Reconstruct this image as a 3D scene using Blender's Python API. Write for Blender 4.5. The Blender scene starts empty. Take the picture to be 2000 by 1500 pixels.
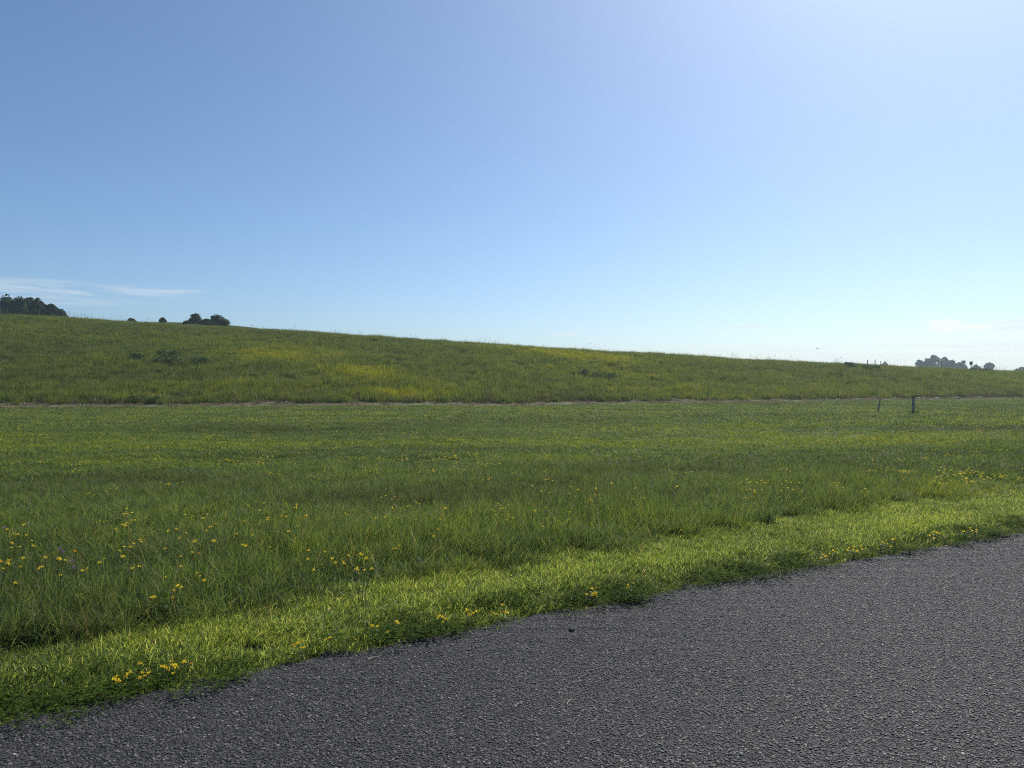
import bpy, bmesh, math, random
import numpy as np
from mathutils import Vector, Matrix

sc = bpy.context.scene
R = math.radians
random.seed(7)
rng = np.random.default_rng(11)

# ------------------------------------------------------------------ camera
F = 1444.0            # focal length in pixels of the 2000 px wide photograph
EYE = 1.6
HOR = 742.0           # pixel row of the horizon
cam_d = bpy.data.cameras.new('camera')
cam_d.sensor_width = 36.0
cam_d.lens = 36.0 * F / 2000.0
cam_d.clip_start = 0.05
cam_d.clip_end = 6000.0
cam = bpy.data.objects.new('camera', cam_d)
sc.collection.objects.link(cam)
cam.location = (0, 0, EYE)
cam.rotation_euler = (R(90) - (750.0 - HOR) / F, 0, 0)
sc.camera = cam

# ------------------------------------------------------------------ light
SUN_AZ, SUN_EL = R(33.0), R(47.0)
SUN_STRENGTH, SKY_STRENGTH, EXPOSURE = 4.75, 0.12, 0.05

sun_d = bpy.data.lights.new('sun', 'SUN')
sun_d.energy = SUN_STRENGTH
sun_d.angle = R(0.5)
sun_d.color = (1.0, 0.96, 0.89)
sun = bpy.data.objects.new('sun', sun_d)
sc.collection.objects.link(sun)
sdir = Vector((math.sin(SUN_AZ) * math.cos(SUN_EL), math.cos(SUN_AZ) * math.cos(SUN_EL), math.sin(SUN_EL)))
sun.rotation_euler = sdir.to_track_quat('Z', 'Y').to_euler()
sun.location = sdir * 60

world = bpy.data.worlds.new('World')
sc.world = world
world.use_nodes = True
wn, wl = world.node_tree.nodes, world.node_tree.links
wn.clear()
w_out = wn.new('ShaderNodeOutputWorld')
w_bg = wn.new('ShaderNodeBackground')
w_bg.inputs['Strength'].default_value = SKY_STRENGTH
wl.new(w_bg.outputs[0], w_out.inputs['Surface'])
sky = wn.new('ShaderNodeTexSky')
sky.sky_type = 'NISHITA'
sky.sun_disc = False
sky.sun_elevation = SUN_EL
sky.sun_rotation = SUN_AZ
sky.altitude = 100.0
sky.air_density = 0.8
sky.dust_density = 1.25
sky.ozone_density = 5.0


def wmath(op, a, b=None, c=None, clamp=False):
    n = wn.new('ShaderNodeMath')
    n.operation = op
    n.use_clamp = clamp
    for i, v in enumerate((a, b, c)):
        if v is None:
            continue
        if isinstance(v, (int, float)):
            n.inputs[i].default_value = v
        else:
            wl.new(v, n.inputs[i])
    return n.outputs[0]


w_tc = wn.new('ShaderNodeTexCoord')
w_sep = wn.new('ShaderNodeSeparateXYZ')
wl.new(w_tc.outputs['Generated'], w_sep.inputs[0])
az = wmath('MULTIPLY', wmath('ARCTAN2', w_sep.outputs[0], w_sep.outputs[1]), 180 / math.pi)   # degrees, 0 ahead, + right
el = wmath('MULTIPLY', wmath('ARCSINE', w_sep.outputs[2]), 180 / math.pi)


def wnoise(sx, sy, scale, detail, rough, off=0.0, dist=0.0):
    c = wn.new('ShaderNodeCombineXYZ')
    wl.new(wmath('MULTIPLY', az, sx), c.inputs[0])
    wl.new(wmath('MULTIPLY', el, sy), c.inputs[1])
    c.inputs[2].default_value = off
    n = wn.new('ShaderNodeTexNoise')
    n.inputs['Scale'].default_value = scale
    n.inputs['Detail'].default_value = detail
    n.inputs['Roughness'].default_value = rough
    n.inputs['Distortion'].default_value = dist
    wl.new(c.outputs[0], n.inputs['Vector'])
    return n.outputs[0]


def wspot(a0, e0, ha, he, tilt=0.0):
    """1 in the middle of an ellipse on the sky, 0 outside; degrees"""
    da = wmath('SUBTRACT', az, a0)
    de = wmath('SUBTRACT', wmath('SUBTRACT', el, e0), wmath('MULTIPLY', da, tilt))
    q = wmath('ADD', wmath('POWER', wmath('ABSOLUTE', wmath('DIVIDE', da, ha)), 2.0),
              wmath('POWER', wmath('ABSOLUTE', wmath('DIVIDE', de, he)), 2.0))
    return wmath('SUBTRACT', 1.0, q, clamp=True)


def wsmooth(v, lo, hi):
    n = wn.new('ShaderNodeMapRange')
    n.interpolation_type = 'SMOOTHSTEP'
    n.inputs['From Min'].default_value = lo
    n.inputs['From Max'].default_value = hi
    wl.new(v, n.inputs['Value'])
    return n.outputs[0]


cirrus_n = wnoise(0.10, 1.1, 1.6, 6, 0.6, 3.0, 0.4)
streak_n = wnoise(0.05, 1.6, 2.0, 5, 0.55, 9.0, 0.2)
puff_n = wnoise(0.9, 1.5, 2.2, 8, 0.62, 5.0, 0.4)
clouds = []
# thin veil on the left above the trees
left = wmath('MULTIPLY', wspot(-31.5, 5.75, 9.0, 0.95, 0.02), wsmooth(cirrus_n, 0.36, 0.66))
clouds.append(wmath('MULTIPLY', left, 0.55))
left2 = wmath('MULTIPLY', wspot(-24.8, 6.3, 2.6, 0.35, 0.03), wsmooth(cirrus_n, 0.35, 0.6))
clouds.append(wmath('MULTIPLY', left2, 0.42))
# low band of thin cloud to the right, going on beyond the frame
band = wmath('MULTIPLY', wsmooth(az, 4.0, 26.0), wmath('MULTIPLY', wsmooth(el, 0.3, 1.3), wsmooth(el, 3.1, 2.1)))
clouds.append(wmath('MULTIPLY', wmath('MULTIPLY', band, wsmooth(streak_n, 0.28, 0.62)), 0.62))
for a0, e0, ha, he, tilt, k in ((16.9, 3.85, 3.2, 0.13, 0.035, 0.8), (8.7, 3.95, 0.9, 0.10, 0.02, 0.5),
                                (4.4, 3.6, 1.8, 0.28, 0.05, 0.4), (28.6, 4.7, 0.7, 0.07, 0.02, 0.6),
                                (35.5, 3.75, 3.6, 0.28, 0.03, 0.9), (36.5, 2.0, 3.4, 0.3, 0.0, 0.6),
                                (34.8, 3.35, 2.6, 0.22, 0.02, 0.8), (24.2, 2.9, 1.3, 0.16, 0.01, 0.5)):
    m = wmath('MULTIPLY', wspot(a0, e0, ha, he, tilt), wsmooth(streak_n, 0.25, 0.55))
    clouds.append(wmath('MULTIPLY', m, k))
# the one small heaped cloud
pm = wmath('ADD', wmath('MULTIPLY', wspot(30.3, 3.66, 1.3, 0.5), 1.15),
           wmath('MULTIPLY', wspot(31.8, 3.48, 1.7, 0.27), 0.9))
pedge = wsmooth(pm, 0.0, 0.25)
pm = wsmooth(wmath('ADD', pm, wmath('MULTIPLY', wmath('SUBTRACT', puff_n, 0.5), 2.3)), 0.22, 0.62)
heap = wmath('MULTIPLY', wmath('MULTIPLY', pm, pedge), 0.95)
acc = clouds[0]
for c_ in clouds[1:]:
    acc = wmath('MAXIMUM', acc, c_)
w_mix = wn.new('ShaderNodeMix')
w_mix.data_type = 'RGBA'
wl.new(acc, w_mix.inputs['Factor'])
w_hsv = wn.new('ShaderNodeHueSaturation')
w_hsv.inputs['Saturation'].default_value = 1.03
wl.new(sky.outputs[0], w_hsv.inputs['Color'])
w_wb = wn.new('ShaderNodeMix')           # the phone's cool white balance
w_wb.data_type = 'RGBA'
w_wb.blend_type = 'MULTIPLY'
w_wb.inputs['Factor'].default_value = 1.0
w_wb.inputs['B'].default_value = (0.955, 1.03, 1.02, 1)
wl.new(w_hsv.outputs[0], w_wb.inputs['A'])
wl.new(w_wb.outputs['Result'], w_mix.inputs['A'])
w_mix.inputs['B'].default_value = (6.7, 7.1, 7.4, 1)
w_heap = wn.new('ShaderNodeMix')
w_heap.data_type = 'RGBA'
wl.new(heap, w_heap.inputs['Factor'])
wl.new(w_mix.outputs['Result'], w_heap.inputs['A'])
w_heap.inputs['B'].default_value = (7.7, 8.0, 8.0, 1)
wl.new(w_heap.outputs['Result'], w_bg.inputs['Color'])

sc.view_settings.view_transform = 'Standard'
sc.view_settings.look = 'None'
sc.view_settings.gamma = 1.0
sc.view_settings.use_curve_mapping = False
sc.view_settings.exposure = EXPOSURE
sc.cycles.use_denoising = False
sc.cycles.use_adaptive_sampling = False
sc.cycles.pixel_filter_type = 'BLACKMAN_HARRIS'
sc.cycles.filter_width = 1.1
sc.cycles.max_bounces = 8
sc.cycles.transparent_max_bounces = 8
sc.cycles.volume_bounces = 1

# ------------------------------------------------------------------ helpers
COL = sc.collection


def link(o, parent=None):
    COL.objects.link(o)
    if parent is not None:
        o.parent = parent
    return o


def tag(o, label=None, cat=None, group=None, kind=None):
    if label:
        o['label'] = label
    if cat:
        o['category'] = cat
    if group:
        o['group'] = group
    if kind:
        o['kind'] = kind
    return o


def empty(name, loc, rz=0.0):
    o = bpy.data.objects.new(name, None)
    o.empty_display_size = 0.2
    o.location = loc
    o.rotation_euler = (0, 0, rz)
    return link(o)


def mesh_np(name, v, faces_flat, loop_starts, mat=None, smooth=False):
    """mesh from numpy arrays: verts (n,3), flat vertex indices, loop start of every face"""
    me = bpy.data.meshes.new(name)
    me.vertices.add(len(v))
    me.vertices.foreach_set('co', np.ascontiguousarray(v, dtype=np.float32).ravel())
    me.loops.add(len(faces_flat))
    me.loops.foreach_set('vertex_index', np.ascontiguousarray(faces_flat, dtype=np.int32))
    me.polygons.add(len(loop_starts))
    me.polygons.foreach_set('loop_start', np.ascontiguousarray(loop_starts, dtype=np.int32))
    me.update(calc_edges=True)
    me.validate()
    if mat is not None:
        me.materials.append(mat)
    me.polygons.foreach_set('use_smooth', np.full(len(me.polygons), smooth))
    return me


def hash2(ix, iy, seed):
    h = (ix.astype(np.int64) * 374761393 + iy.astype(np.int64) * 668265263 + seed * 974634777) & 0xffffffff
    h = ((h ^ (h >> 13)) * 1274126177) & 0xffffffff
    h = h ^ (h >> 16)
    return (h & 0xffff) / 65535.0


def vnoise(x, y, seed=0):
    x = np.asarray(x, float)
    y = np.asarray(y, float)
    ix, iy = np.floor(x), np.floor(y)
    fx, fy = x - ix, y - iy
    fx = fx * fx * (3 - 2 * fx)
    fy = fy * fy * (3 - 2 * fy)
    a, b = hash2(ix, iy, seed), hash2(ix + 1, iy, seed)
    c, d = hash2(ix, iy + 1, seed), hash2(ix + 1, iy + 1, seed)
    return (a * (1 - fx) + b * fx) * (1 - fy) + (c * (1 - fx) + d * fx) * fy


def fbm(x, y, seed=0, octs=4):
    s, a, t = 0.0, 0.5, 0.0
    for k in range(octs):
        s = s + a * vnoise(x * 2 ** k, y * 2 ** k, seed + k * 17)
        t += a
        a *= 0.5
    return s / t


def sstep(x, a, b):
    t = np.clip((np.asarray(x, float) - a) / (b - a), 0, 1)
    return t * t * (3 - 2 * t)


# ------------------------------------------------------------------ the lie of the land
def px_dir(px, py):
    return (px - 1000.0) / F, (HOR - py) / F


# the edge of the asphalt, flat ground seen from eye height
_edge_px = [(0, 1412), (170, 1380), (350, 1347), (640, 1288), (850, 1246), (1000, 1214), (1200, 1176), (1400, 1142),
            (1600, 1107), (1800, 1073), (2000, 1043)]
_ed = []
for px, py in _edge_px:
    d = F * EYE / (py - HOR)
    _ed.append((d * (px - 1000) / F, d))
_ed = np.array(_ed)
_fit = np.polyfit(_ed[:, 0], _ed[:, 1], 2)


def edge_y(x):
    """y of the asphalt edge at x; straight on beyond the part in view"""
    x = np.asarray(x, float)
    xc = np.clip(x, -3.5, 7.0)
    sl = 2 * _fit[0] * xc + _fit[1]
    return np.polyval(_fit, xc) + sl * (x - xc)


def edge_dist(x, y):
    x = np.asarray(x, float)
    xc = np.clip(x, -3.5, 7.0)
    sl = 2 * _fit[0] * xc + _fit[1]
    return (np.asarray(y, float) - edge_y(x)) / np.sqrt(1 + sl * sl)


_base_px = [(-700, 797.5), (-300, 797.5), (0, 797), (500, 795.5), (1000, 793), (1300, 789.5), (1600, 785.5), (2000, 780), (2300, 777)]
_crest_px = [(-400, 598), (0, 613), (130, 619), (250, 629), (450, 637), (700, 652), (1000, 673), (1250, 687), (1500, 700), (1790, 713),
             (2000, 723), (2300, 728)]
_bx, _by, _cx, _cy, _cz = [], [], [], [], []
for px, py in _base_px:
    d = F * EYE / (py - HOR)
    _bx.append(d * (px - 1000) / F)
    _by.append(d)
for px, py in _crest_px:
    yb = np.interp(px, [p[0] for p in _base_px], _by)
    a = (HOR - py) / F
    slope = np.interp(px, [0, 1000, 2000], [0.27, 0.235, 0.19])
    run = (EYE + a * yb) / (slope - a)
    yc = yb + run
    _cx.append(yc * (px - 1000) / F)
    _cy.append(yc)
    _cz.append(EYE + a * yc - np.interp(px, [0, 1000, 1600], [0.36, 0.38, 0.52]))   # the grass stands on top


def base_y(x):
    return np.interp(x, _bx, _by)


def crest_y(x):
    return np.interp(x, _cx, _cy)


def smin(a, b, k):
    h = np.clip(0.5 + 0.5 * (b - a) / k, 0, 1)
    return b * (1 - h) + a * h - k * h * (1 - h)


def height(x, y):
    x = np.asarray(x, float)
    y = np.asarray(y, float)
    yb, yc, zc = base_y(x), crest_y(x), np.interp(x, _cx, _cz)
    s = (y - yb) / (yc - yb)
    up = zc * s * 1.0
    k = 0.5
    top = zc + 0.14 + 0.015 * np.clip(y - yc, 0, 60) - 0.004 * np.clip(y - yc - 60, 0, 900)
    hill = smin(up, top, k)
    hill = -smin(-hill, -0.0 * hill, 0.25)
    hill = np.where(s < -0.3, 0.0, hill)
    m = 2.3 * np.exp(-((x + 50) / 20) ** 2 - ((y - 125) / 26) ** 2)
    hill = hill + m * sstep(s, 1.0, 1.5)
    # a slow roll on the slope, a slighter one on the field
    hill = hill + sstep(s, 0.05, 0.4) * (fbm(x / 14, y / 9, 3, 3) - 0.5) * 0.5 * (1 - 0.6 * sstep(s, 0.8, 1.05))
    d = edge_dist(x, y)
    roll = (fbm(x / 7.0, y / 2.6, 21, 3) - 0.5) * 0.16 * sstep(d, 1.6, 6.0) * (1 - sstep(y, 40, 60))
    bank = 0.05 * sstep(d, 0.0, 0.5) + 0.05 * sstep(d, 1.0, 2.6) - 0.05 * sstep(d, 6, 14)
    return hill + np.where(d > -0.4, roll + bank, 0.0)


# ------------------------------------------------------------------ materials
def new_mat(name):
    m = bpy.data.materials.new(name)
    m.use_nodes = True
    nt = m.node_tree
    nt.nodes.clear()
    out = nt.nodes.new('ShaderNodeOutputMaterial')
    return m, nt, out


def N(nt, typ, **kw):
    n = nt.nodes.new(typ)
    for k, v in kw.items():
        if k.startswith('i_'):
            n.inputs[k[2:].replace('_', ' ')].default_value = v
        else:
            setattr(n, k, v)
    return n


def ramp(nt, fac, stops, interp='LINEAR'):
    r = nt.nodes.new('ShaderNodeValToRGB')
    r.color_ramp.interpolation = interp
    e = r.color_ramp.elements
    while len(e) < len(stops):
        e.new(0.5)
    for q, (p, c) in zip(e, stops):
        q.position = p
        q.color = (*c, 1) if len(c) == 3 else c
    if fac is not None:
        nt.links.new(fac, r.inputs['Fac'])
    return r.outputs['Color']


def mixc(nt, fac, a, b, mode='MIX'):
    n = nt.nodes.new('ShaderNodeMix')
    n.data_type = 'RGBA'
    n.blend_type = mode
    for key, v in (('Factor', fac), ('A', a), ('B', b)):
        if isinstance(v, (int, float)):
            n.inputs[key].default_value = v
        elif isinstance(v, tuple):
            n.inputs[key].default_value = (*v, 1) if len(v) == 3 else v
        else:
            nt.links.new(v, n.inputs[key])
    return n.outputs['Result']


def leaf_mat(name, stops, tints, trans=0.45, trans_gain=1.35, rough=0.45, spec=0.35):
    """blades: 'brnd' picks the colour of the single blade, the scatter attribute 'tint' (0..1) shifts the whole clump"""
    m, nt, out = new_mat(name)
    a = N(nt, 'ShaderNodeAttribute', attribute_name='brnd')
    col = ramp(nt, a.outputs['Fac'], stops)
    t = N(nt, 'ShaderNodeAttribute', attribute_name='tint', attribute_type='INSTANCER')
    col = mixc(nt, 1.0, col, ramp(nt, t.outputs['Fac'], tints), 'MULTIPLY')
    p = N(nt, 'ShaderNodeBsdfPrincipled')
    p.inputs['Roughness'].default_value = rough
    p.inputs['Specular IOR Level'].default_value = spec
    nt.links.new(col, p.inputs['Base Color'])
    tr = N(nt, 'ShaderNodeBsdfTranslucent')
    tcol = mixc(nt, 1.0, col, (trans_gain * 1.1, trans_gain, trans_gain * 0.65), 'MULTIPLY')
    nt.links.new(tcol, tr.inputs['Color'])
    mx = N(nt, 'ShaderNodeMixShader')
    mx.inputs[0].default_value = trans
    nt.links.new(p.outputs[0], mx.inputs[1])
    nt.links.new(tr.outputs[0], mx.inputs[2])
    nt.links.new(mx.outputs[0], out.inputs['Surface'])
    return m


VERGE_T = [(0.0, (0.58, 0.6, 0.62)), (0.5, (1.0, 1.0, 1.0)), (1.0, (1.32, 1.24, 0.95))]
MEADOW_T = [(0.0, (0.68, 0.60, 0.68)), (0.2, (0.8, 0.78, 0.85)), (0.42, (0.95, 0.98, 1.02)), (0.6, (1.1, 1.08, 0.9)), (0.8, (1.5, 1.34, 0.7)), (1.0, (2.1, 1.75, 0.45))]
M_VERGE = leaf_mat('verge_blades', [(0.0, (0.05, 0.088, 0.028)), (0.35, (0.13, 0.2, 0.05)), (0.8, (0.265, 0.335, 0.078)), (0.93, (0.38, 0.4, 0.14)), (1.0, (0.46, 0.42, 0.28))], VERGE_T, 0.62, 1.6, 0.4, 0.4)
M_MEADOW = leaf_mat('meadow_blades', [(0.0, (0.05, 0.088, 0.027)), (0.4, (0.095, 0.152, 0.043)), (0.86, (0.156, 0.216, 0.058)), (0.96, (0.2, 0.18, 0.08)), (1.0, (0.3, 0.26, 0.15))], MEADOW_T, 0.52, 1.5, 0.5, 0.26)
M_HILL = leaf_mat('hill_blades', [(0.0, (0.055, 0.089, 0.024)), (0.4, (0.1, 0.148, 0.036)), (0.8, (0.152, 0.2, 0.045)), (0.93, (0.18, 0.18, 0.06)), (1.0, (0.27, 0.23, 0.12))], MEADOW_T, 0.5, 1.4)
M_DRY = leaf_mat('dry_blades', [(0.0, (0.10, 0.10, 0.05)), (0.5, (0.21, 0.185, 0.11)), (1.0, (0.36, 0.31, 0.2))], [(0.0, (0.8, 0.8, 0.8)), (1.0, (1.1, 1.1, 1.1))], 0.3, 1.1)
M_STALK = leaf_mat('seed_stalks', [(0.0, (0.10, 0.10, 0.04)), (1.0, (0.2, 0.17, 0.09))], [(0.0, (1, 1, 1)), (1.0, (1, 1, 1))], 0.3, 1.1)
M_CLOVER = leaf_mat('clover_leaves', [(0.0, (0.03, 0.06, 0.01)), (1.0, (0.07, 0.12, 0.018))], [(0.0, (0.8, 0.8, 0.8)), (1.0, (1.15, 1.1, 0.9))], 0.35, 1.3, 0.85, 0.08)


M_BROAD = leaf_mat('broad_blades', [(0.0, (0.05, 0.10, 0.03)), (0.6, (0.08, 0.14, 0.035)), (0.9, (0.15, 0.2, 0.09)), (1.0, (0.3, 0.33, 0.24))], [(0.0, (1, 1, 1)), (1.0, (1, 1, 1))], 0.4, 1.3, 0.25, 0.7)


def plain_mat(name, c, rough=0.7, var=0.25, scale=20.0, spec=0.3, trans=0.0, stretch=(1, 1, 1)):
    m, nt, out = new_mat(name)
    tc = N(nt, 'ShaderNodeTexCoord')
    mp = N(nt, 'ShaderNodeMapping')
    mp.inputs['Scale'].default_value = stretch
    nt.links.new(tc.outputs['Object'], mp.inputs[0])
    n = N(nt, 'ShaderNodeTexNoise', i_Scale=scale, i_Detail=5.0, i_Roughness=0.6)
    nt.links.new(mp.outputs[0], n.inputs['Vector'])
    lo = tuple(x * (1 - var) for x in c)
    hi = tuple(min(1, x * (1 + var)) for x in c)
    col = ramp(nt, n.outputs[0], [(0.3, lo), (0.7, hi)])
    p = N(nt, 'ShaderNodeBsdfPrincipled')
    p.inputs['Roughness'].default_value = rough
    p.inputs['Specular IOR Level'].default_value = spec
    nt.links.new(col, p.inputs['Base Color'])
    b = N(nt, 'ShaderNodeBump')
    b.inputs['Strength'].default_value = 0.4
    b.inputs['Distance'].default_value = 0.01
    nt.links.new(n.outputs[0], b.inputs['Height'])
    nt.links.new(b.outputs[0], p.inputs['Normal'])
    last = p.outputs[0]
    if trans > 0:
        tr = N(nt, 'ShaderNodeBsdfTranslucent')
        nt.links.new(col, tr.inputs['Color'])
        mx = N(nt, 'ShaderNodeMixShader')
        mx.inputs[0].default_value = trans
        nt.links.new(last, mx.inputs[1])
        nt.links.new(tr.outputs[0], mx.inputs[2])
        last = mx.outputs[0]
    nt.links.new(last, out.inputs['Surface'])
    return m


M_WOOD = plain_mat('weathered_wood', (0.21, 0.19, 0.165), 0.85, 0.4, 14, 0.2, 0, (3, 3, 0.3))
M_WOOD_DARK = plain_mat('dark_wood', (0.05, 0.045, 0.04), 0.85, 0.4, 14, 0.2, 0, (3, 3, 0.3))
M_BARK = plain_mat('bark', (0.07, 0.055, 0.045), 0.9, 0.4, 6)
M_STONE = plain_mat('pale_stone', (0.34, 0.32, 0.28), 0.85, 0.25, 9)
M_PEBBLE_DARK = plain_mat('dark_stone', (0.02, 0.02, 0.022), 0.6, 0.3, 60)
M_PETAL = plain_mat('yellow_petals', (0.8, 0.6, 0.04), 0.55, 0.2, 90, 0.2, 0.5)
M_PETAL_ORANGE = plain_mat('orange_petals', (0.68, 0.36, 0.04), 0.55, 0.2, 90, 0.2, 0.35)
M_PINK = plain_mat('pink_petals', (0.5, 0.3, 0.43), 0.6, 0.3, 90, 0.2, 0.3)
M_STEM = plain_mat('flower_stem', (0.045, 0.09, 0.018), 0.5, 0.3, 60, 0.3, 0.3)
M_STRAW = plain_mat('straw', (0.55, 0.49, 0.34), 0.6, 0.2, 60, 0.4, 0.2)
M_BIRD = plain_mat('bird_feathers', (0.03, 0.03, 0.032), 0.7, 0.2, 30)
M_CROWN = plain_mat('tree_leaves', (0.04, 0.075, 0.016), 0.55, 0.45, 0.9, 0.08, 0.3)
M_CROWN_FAR = plain_mat('far_tree_leaves', (0.035, 0.075, 0.026), 0.55, 0.4, 0.5, 0.08, 0.3)
M_WEED = plain_mat('dark_weed_leaves', (0.09, 0.14, 0.04), 0.6, 0.4, 3, 0.08, 0.3)


def asphalt_mat():
    m, nt, out = new_mat('asphalt')
    L = nt.links.new
    tc = N(nt, 'ShaderNodeTexCoord')
    v1 = N(nt, 'ShaderNodeTexVoronoi', i_Scale=66.0, i_Randomness=1.0)
    v2 = N(nt, 'ShaderNodeTexVoronoi', i_Scale=170.0, i_Randomness=1.0)
    ve = N(nt, 'ShaderNodeTexVoronoi', i_Scale=66.0, i_Randomness=1.0, feature='DISTANCE_TO_EDGE')
    big = N(nt, 'ShaderNodeTexNoise', i_Scale=0.8, i_Detail=5.0, i_Roughness=0.6)
    mid = N(nt, 'ShaderNodeTexNoise', i_Scale=14.0, i_Detail=4.0, i_Roughness=0.6)
    for n in (v1, v2, ve, big, mid):
        L(tc.outputs['Object'], n.inputs['Vector'])
    stone = ramp(nt, v1.outputs['Color'], [(0.0, (0.018, 0.018, 0.019)), (0.4, (0.034, 0.034, 0.036)), (0.8, (0.06, 0.06, 0.061)), (1.0, (0.13, 0.127, 0.12))])
    fine = ramp(nt, v2.outputs['Color'], [(0.0, (0.5, 0.5, 0.52)), (1.0, (1.35, 1.35, 1.35))])
    col = mixc(nt, 1.0, stone, fine, 'MULTIPLY')
    gap = ramp(nt, ve.outputs['Distance'], [(0.0, (0.12, 0.12, 0.13)), (0.2, (1, 1, 1))])
    col = mixc(nt, 1.0, col, gap, 'MULTIPLY')
    patch = ramp(nt, big.outputs[0], [(0.3, (0.82, 0.82, 0.84)), (0.7, (1.14, 1.13, 1.12))])
    col = mixc(nt, 1.0, col, patch, 'MULTIPLY')
    p = N(nt, 'ShaderNodeBsdfPrincipled')
    p.inputs['Roughness'].default_value = 0.72
    p.inputs['Specular IOR Level'].default_value = 0.3
    L(col, p.inputs['Base Color'])
    h = N(nt, 'ShaderNodeMath', operation='MULTIPLY_ADD')
    L(v1.outputs['Distance'], h.inputs[0])
    h.inputs[1].default_value = -1.0
    r2 = N(nt, 'ShaderNodeSeparateColor')
    L(v1.outputs['Color'], r2.inputs[0])
    L(r2.outputs[1], h.inputs[2])
    h2 = N(nt, 'ShaderNodeMath', operation='MULTIPLY_ADD')
    L(mid.outputs[0], h2.inputs[0])
    h2.inputs[1].default_value = 0.8
    L(h.outputs[0], h2.inputs[2])
    b = N(nt, 'ShaderNodeBump')
    b.inputs['Strength'].default_value = 1.0
    b.inputs['Distance'].default_value = 0.009
    L(h2.outputs[0], b.inputs['Height'])
    L(b.outputs[0], p.inputs['Normal'])
    L(p.outputs[0], out.inputs['Surface'])
    return m


def ground_mat():
    m, nt, out = new_mat('meadow_ground')
    L = nt.links.new
    tc = N(nt, 'ShaderNodeTexCoord')
    n1 = N(nt, 'ShaderNodeTexNoise', i_Scale=3.0, i_Detail=8.0, i_Roughness=0.7)
    n2 = N(nt, 'ShaderNodeTexNoise', i_Scale=40.0, i_Detail=4.0, i_Roughness=0.7)
    L(tc.outputs['Object'], n1.inputs['Vector'])
    L(tc.outputs['Object'], n2.inputs['Vector'])
    c1 = ramp(nt, n1.outputs[0], [(0.25, (0.022, 0.028, 0.010)), (0.55, (0.036, 0.05, 0.014)), (0.8, (0.05, 0.062, 0.018))])
    c2 = ramp(nt, n2.outputs[0], [(0.3, (0.6, 0.6, 0.6)), (0.7, (1.4, 1.35, 1.2))])
    col = mixc(nt, 1.0, c1, c2, 'MULTIPLY')
    p = N(nt, 'ShaderNodeBsdfPrincipled')
    p.inputs['Roughness'].default_value = 0.95
    p.inputs['Specular IOR Level'].default_value = 0.1
    L(col, p.inputs['Base Color'])
    b = N(nt, 'ShaderNodeBump')
    b.inputs['Strength'].default_value = 0.8
    b.inputs['Distance'].default_value = 0.05
    L(n2.outputs[0], b.inputs['Height'])
    L(b.outputs[0], p.inputs['Normal'])
    L(p.outputs[0], out.inputs['Surface'])
    return m


def chip_mat():
    m, nt, out = new_mat('stone_chips')
    a = N(nt, 'ShaderNodeAttribute', attribute_name='brnd')
    col = ramp(nt, a.outputs['Fac'], [(0.0, (0.022, 0.022, 0.024)), (0.35, (0.046, 0.046, 0.048)), (0.7, (0.077, 0.077, 0.077)), (0.92, (0.115, 0.114, 0.11)), (0.985, (0.2, 0.19, 0.17)), (1.0, (0.36, 0.34, 0.31))])
    t = N(nt, 'ShaderNodeAttribute', attribute_name='tint', attribute_type='INSTANCER')
    col = mixc(nt, 1.0, col, ramp(nt, t.outputs['Fac'], [(0.0, (0.86, 0.86, 0.87)), (1.0, (1.12, 1.11, 1.1))]), 'MULTIPLY')
    p = N(nt, 'ShaderNodeBsdfPrincipled')
    p.inputs['Roughness'].default_value = 0.62
    p.inputs['Specular IOR Level'].default_value = 0.3
    nt.links.new(mixc(nt, 1.0, col, (1.06, 1.0, 0.9), 'MULTIPLY'), p.inputs['Base Color'])
    nt.links.new(p.outputs[0], out.inputs['Surface'])
    return m


def track_mat():
    m, nt, out = new_mat('dry_track')
    L = nt.links.new
    tc = N(nt, 'ShaderNodeTexCoord')
    n1 = N(nt, 'ShaderNodeTexNoise', i_Scale=0.9, i_Detail=8.0, i_Roughness=0.75)
    L(tc.outputs['Object'], n1.inputs['Vector'])
    col = ramp(nt, n1.outputs[0], [(0.34, (0.06, 0.07, 0.03)), (0.52, (0.13, 0.12, 0.07)), (0.74, (0.25, 0.225, 0.16))])
    p = N(nt, 'ShaderNodeBsdfPrincipled')
    p.inputs['Roughness'].default_value = 0.95
    p.inputs['Specular IOR Level'].default_value = 0.1
    L(col, p.inputs['Base Color'])
    L(p.outputs[0], out.inputs['Surface'])
    return m


# ------------------------------------------------------------------ ground, road, track
def build_ground():
    front = np.linspace(-50, 50, 420)
    rest = np.linspace(50, 310, 130)[1:-1]
    ang = np.radians(np.concatenate([front, rest]))
    rad = np.concatenate([[0.6], np.geomspace(1.2, 16, 90), np.geomspace(16, 140, 230)[1:], np.geomspace(140, 950, 60)[1:]])
    A, Rr = len(ang), len(rad)
    X = rad[:, None] * np.sin(ang)[None, :]
    Y = rad[:, None] * np.cos(ang)[None, :]
    Z = height(X, Y)
    v = np.stack([X, Y, Z], -1).reshape(-1, 3)
    v = np.vstack([v, [[0, 0, 0]]])
    i, j = np.meshgrid(np.arange(Rr - 1), np.arange(A), indexing='ij')
    jn = (j + 1) % A
    q = np.stack([i * A + j, i * A + jn, (i + 1) * A + jn, (i + 1) * A + j], -1).reshape(-1, 4)[:, ::-1]
    c = len(v) - 1
    tri = np.stack([np.full(A, c), (np.arange(A) + 1) % A, np.arange(A)], -1)
    flat = np.concatenate([q.ravel(), tri.ravel()])
    starts = np.concatenate([np.arange(len(q)) * 4, len(q) * 4 + np.arange(A) * 3])
    me = mesh_np('ground', v, flat, starts, ground_mat(), True)
    o = link(bpy.data.objects.new('ground', me))
    tag(o, kind='structure')
    return o


build_ground()


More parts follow.
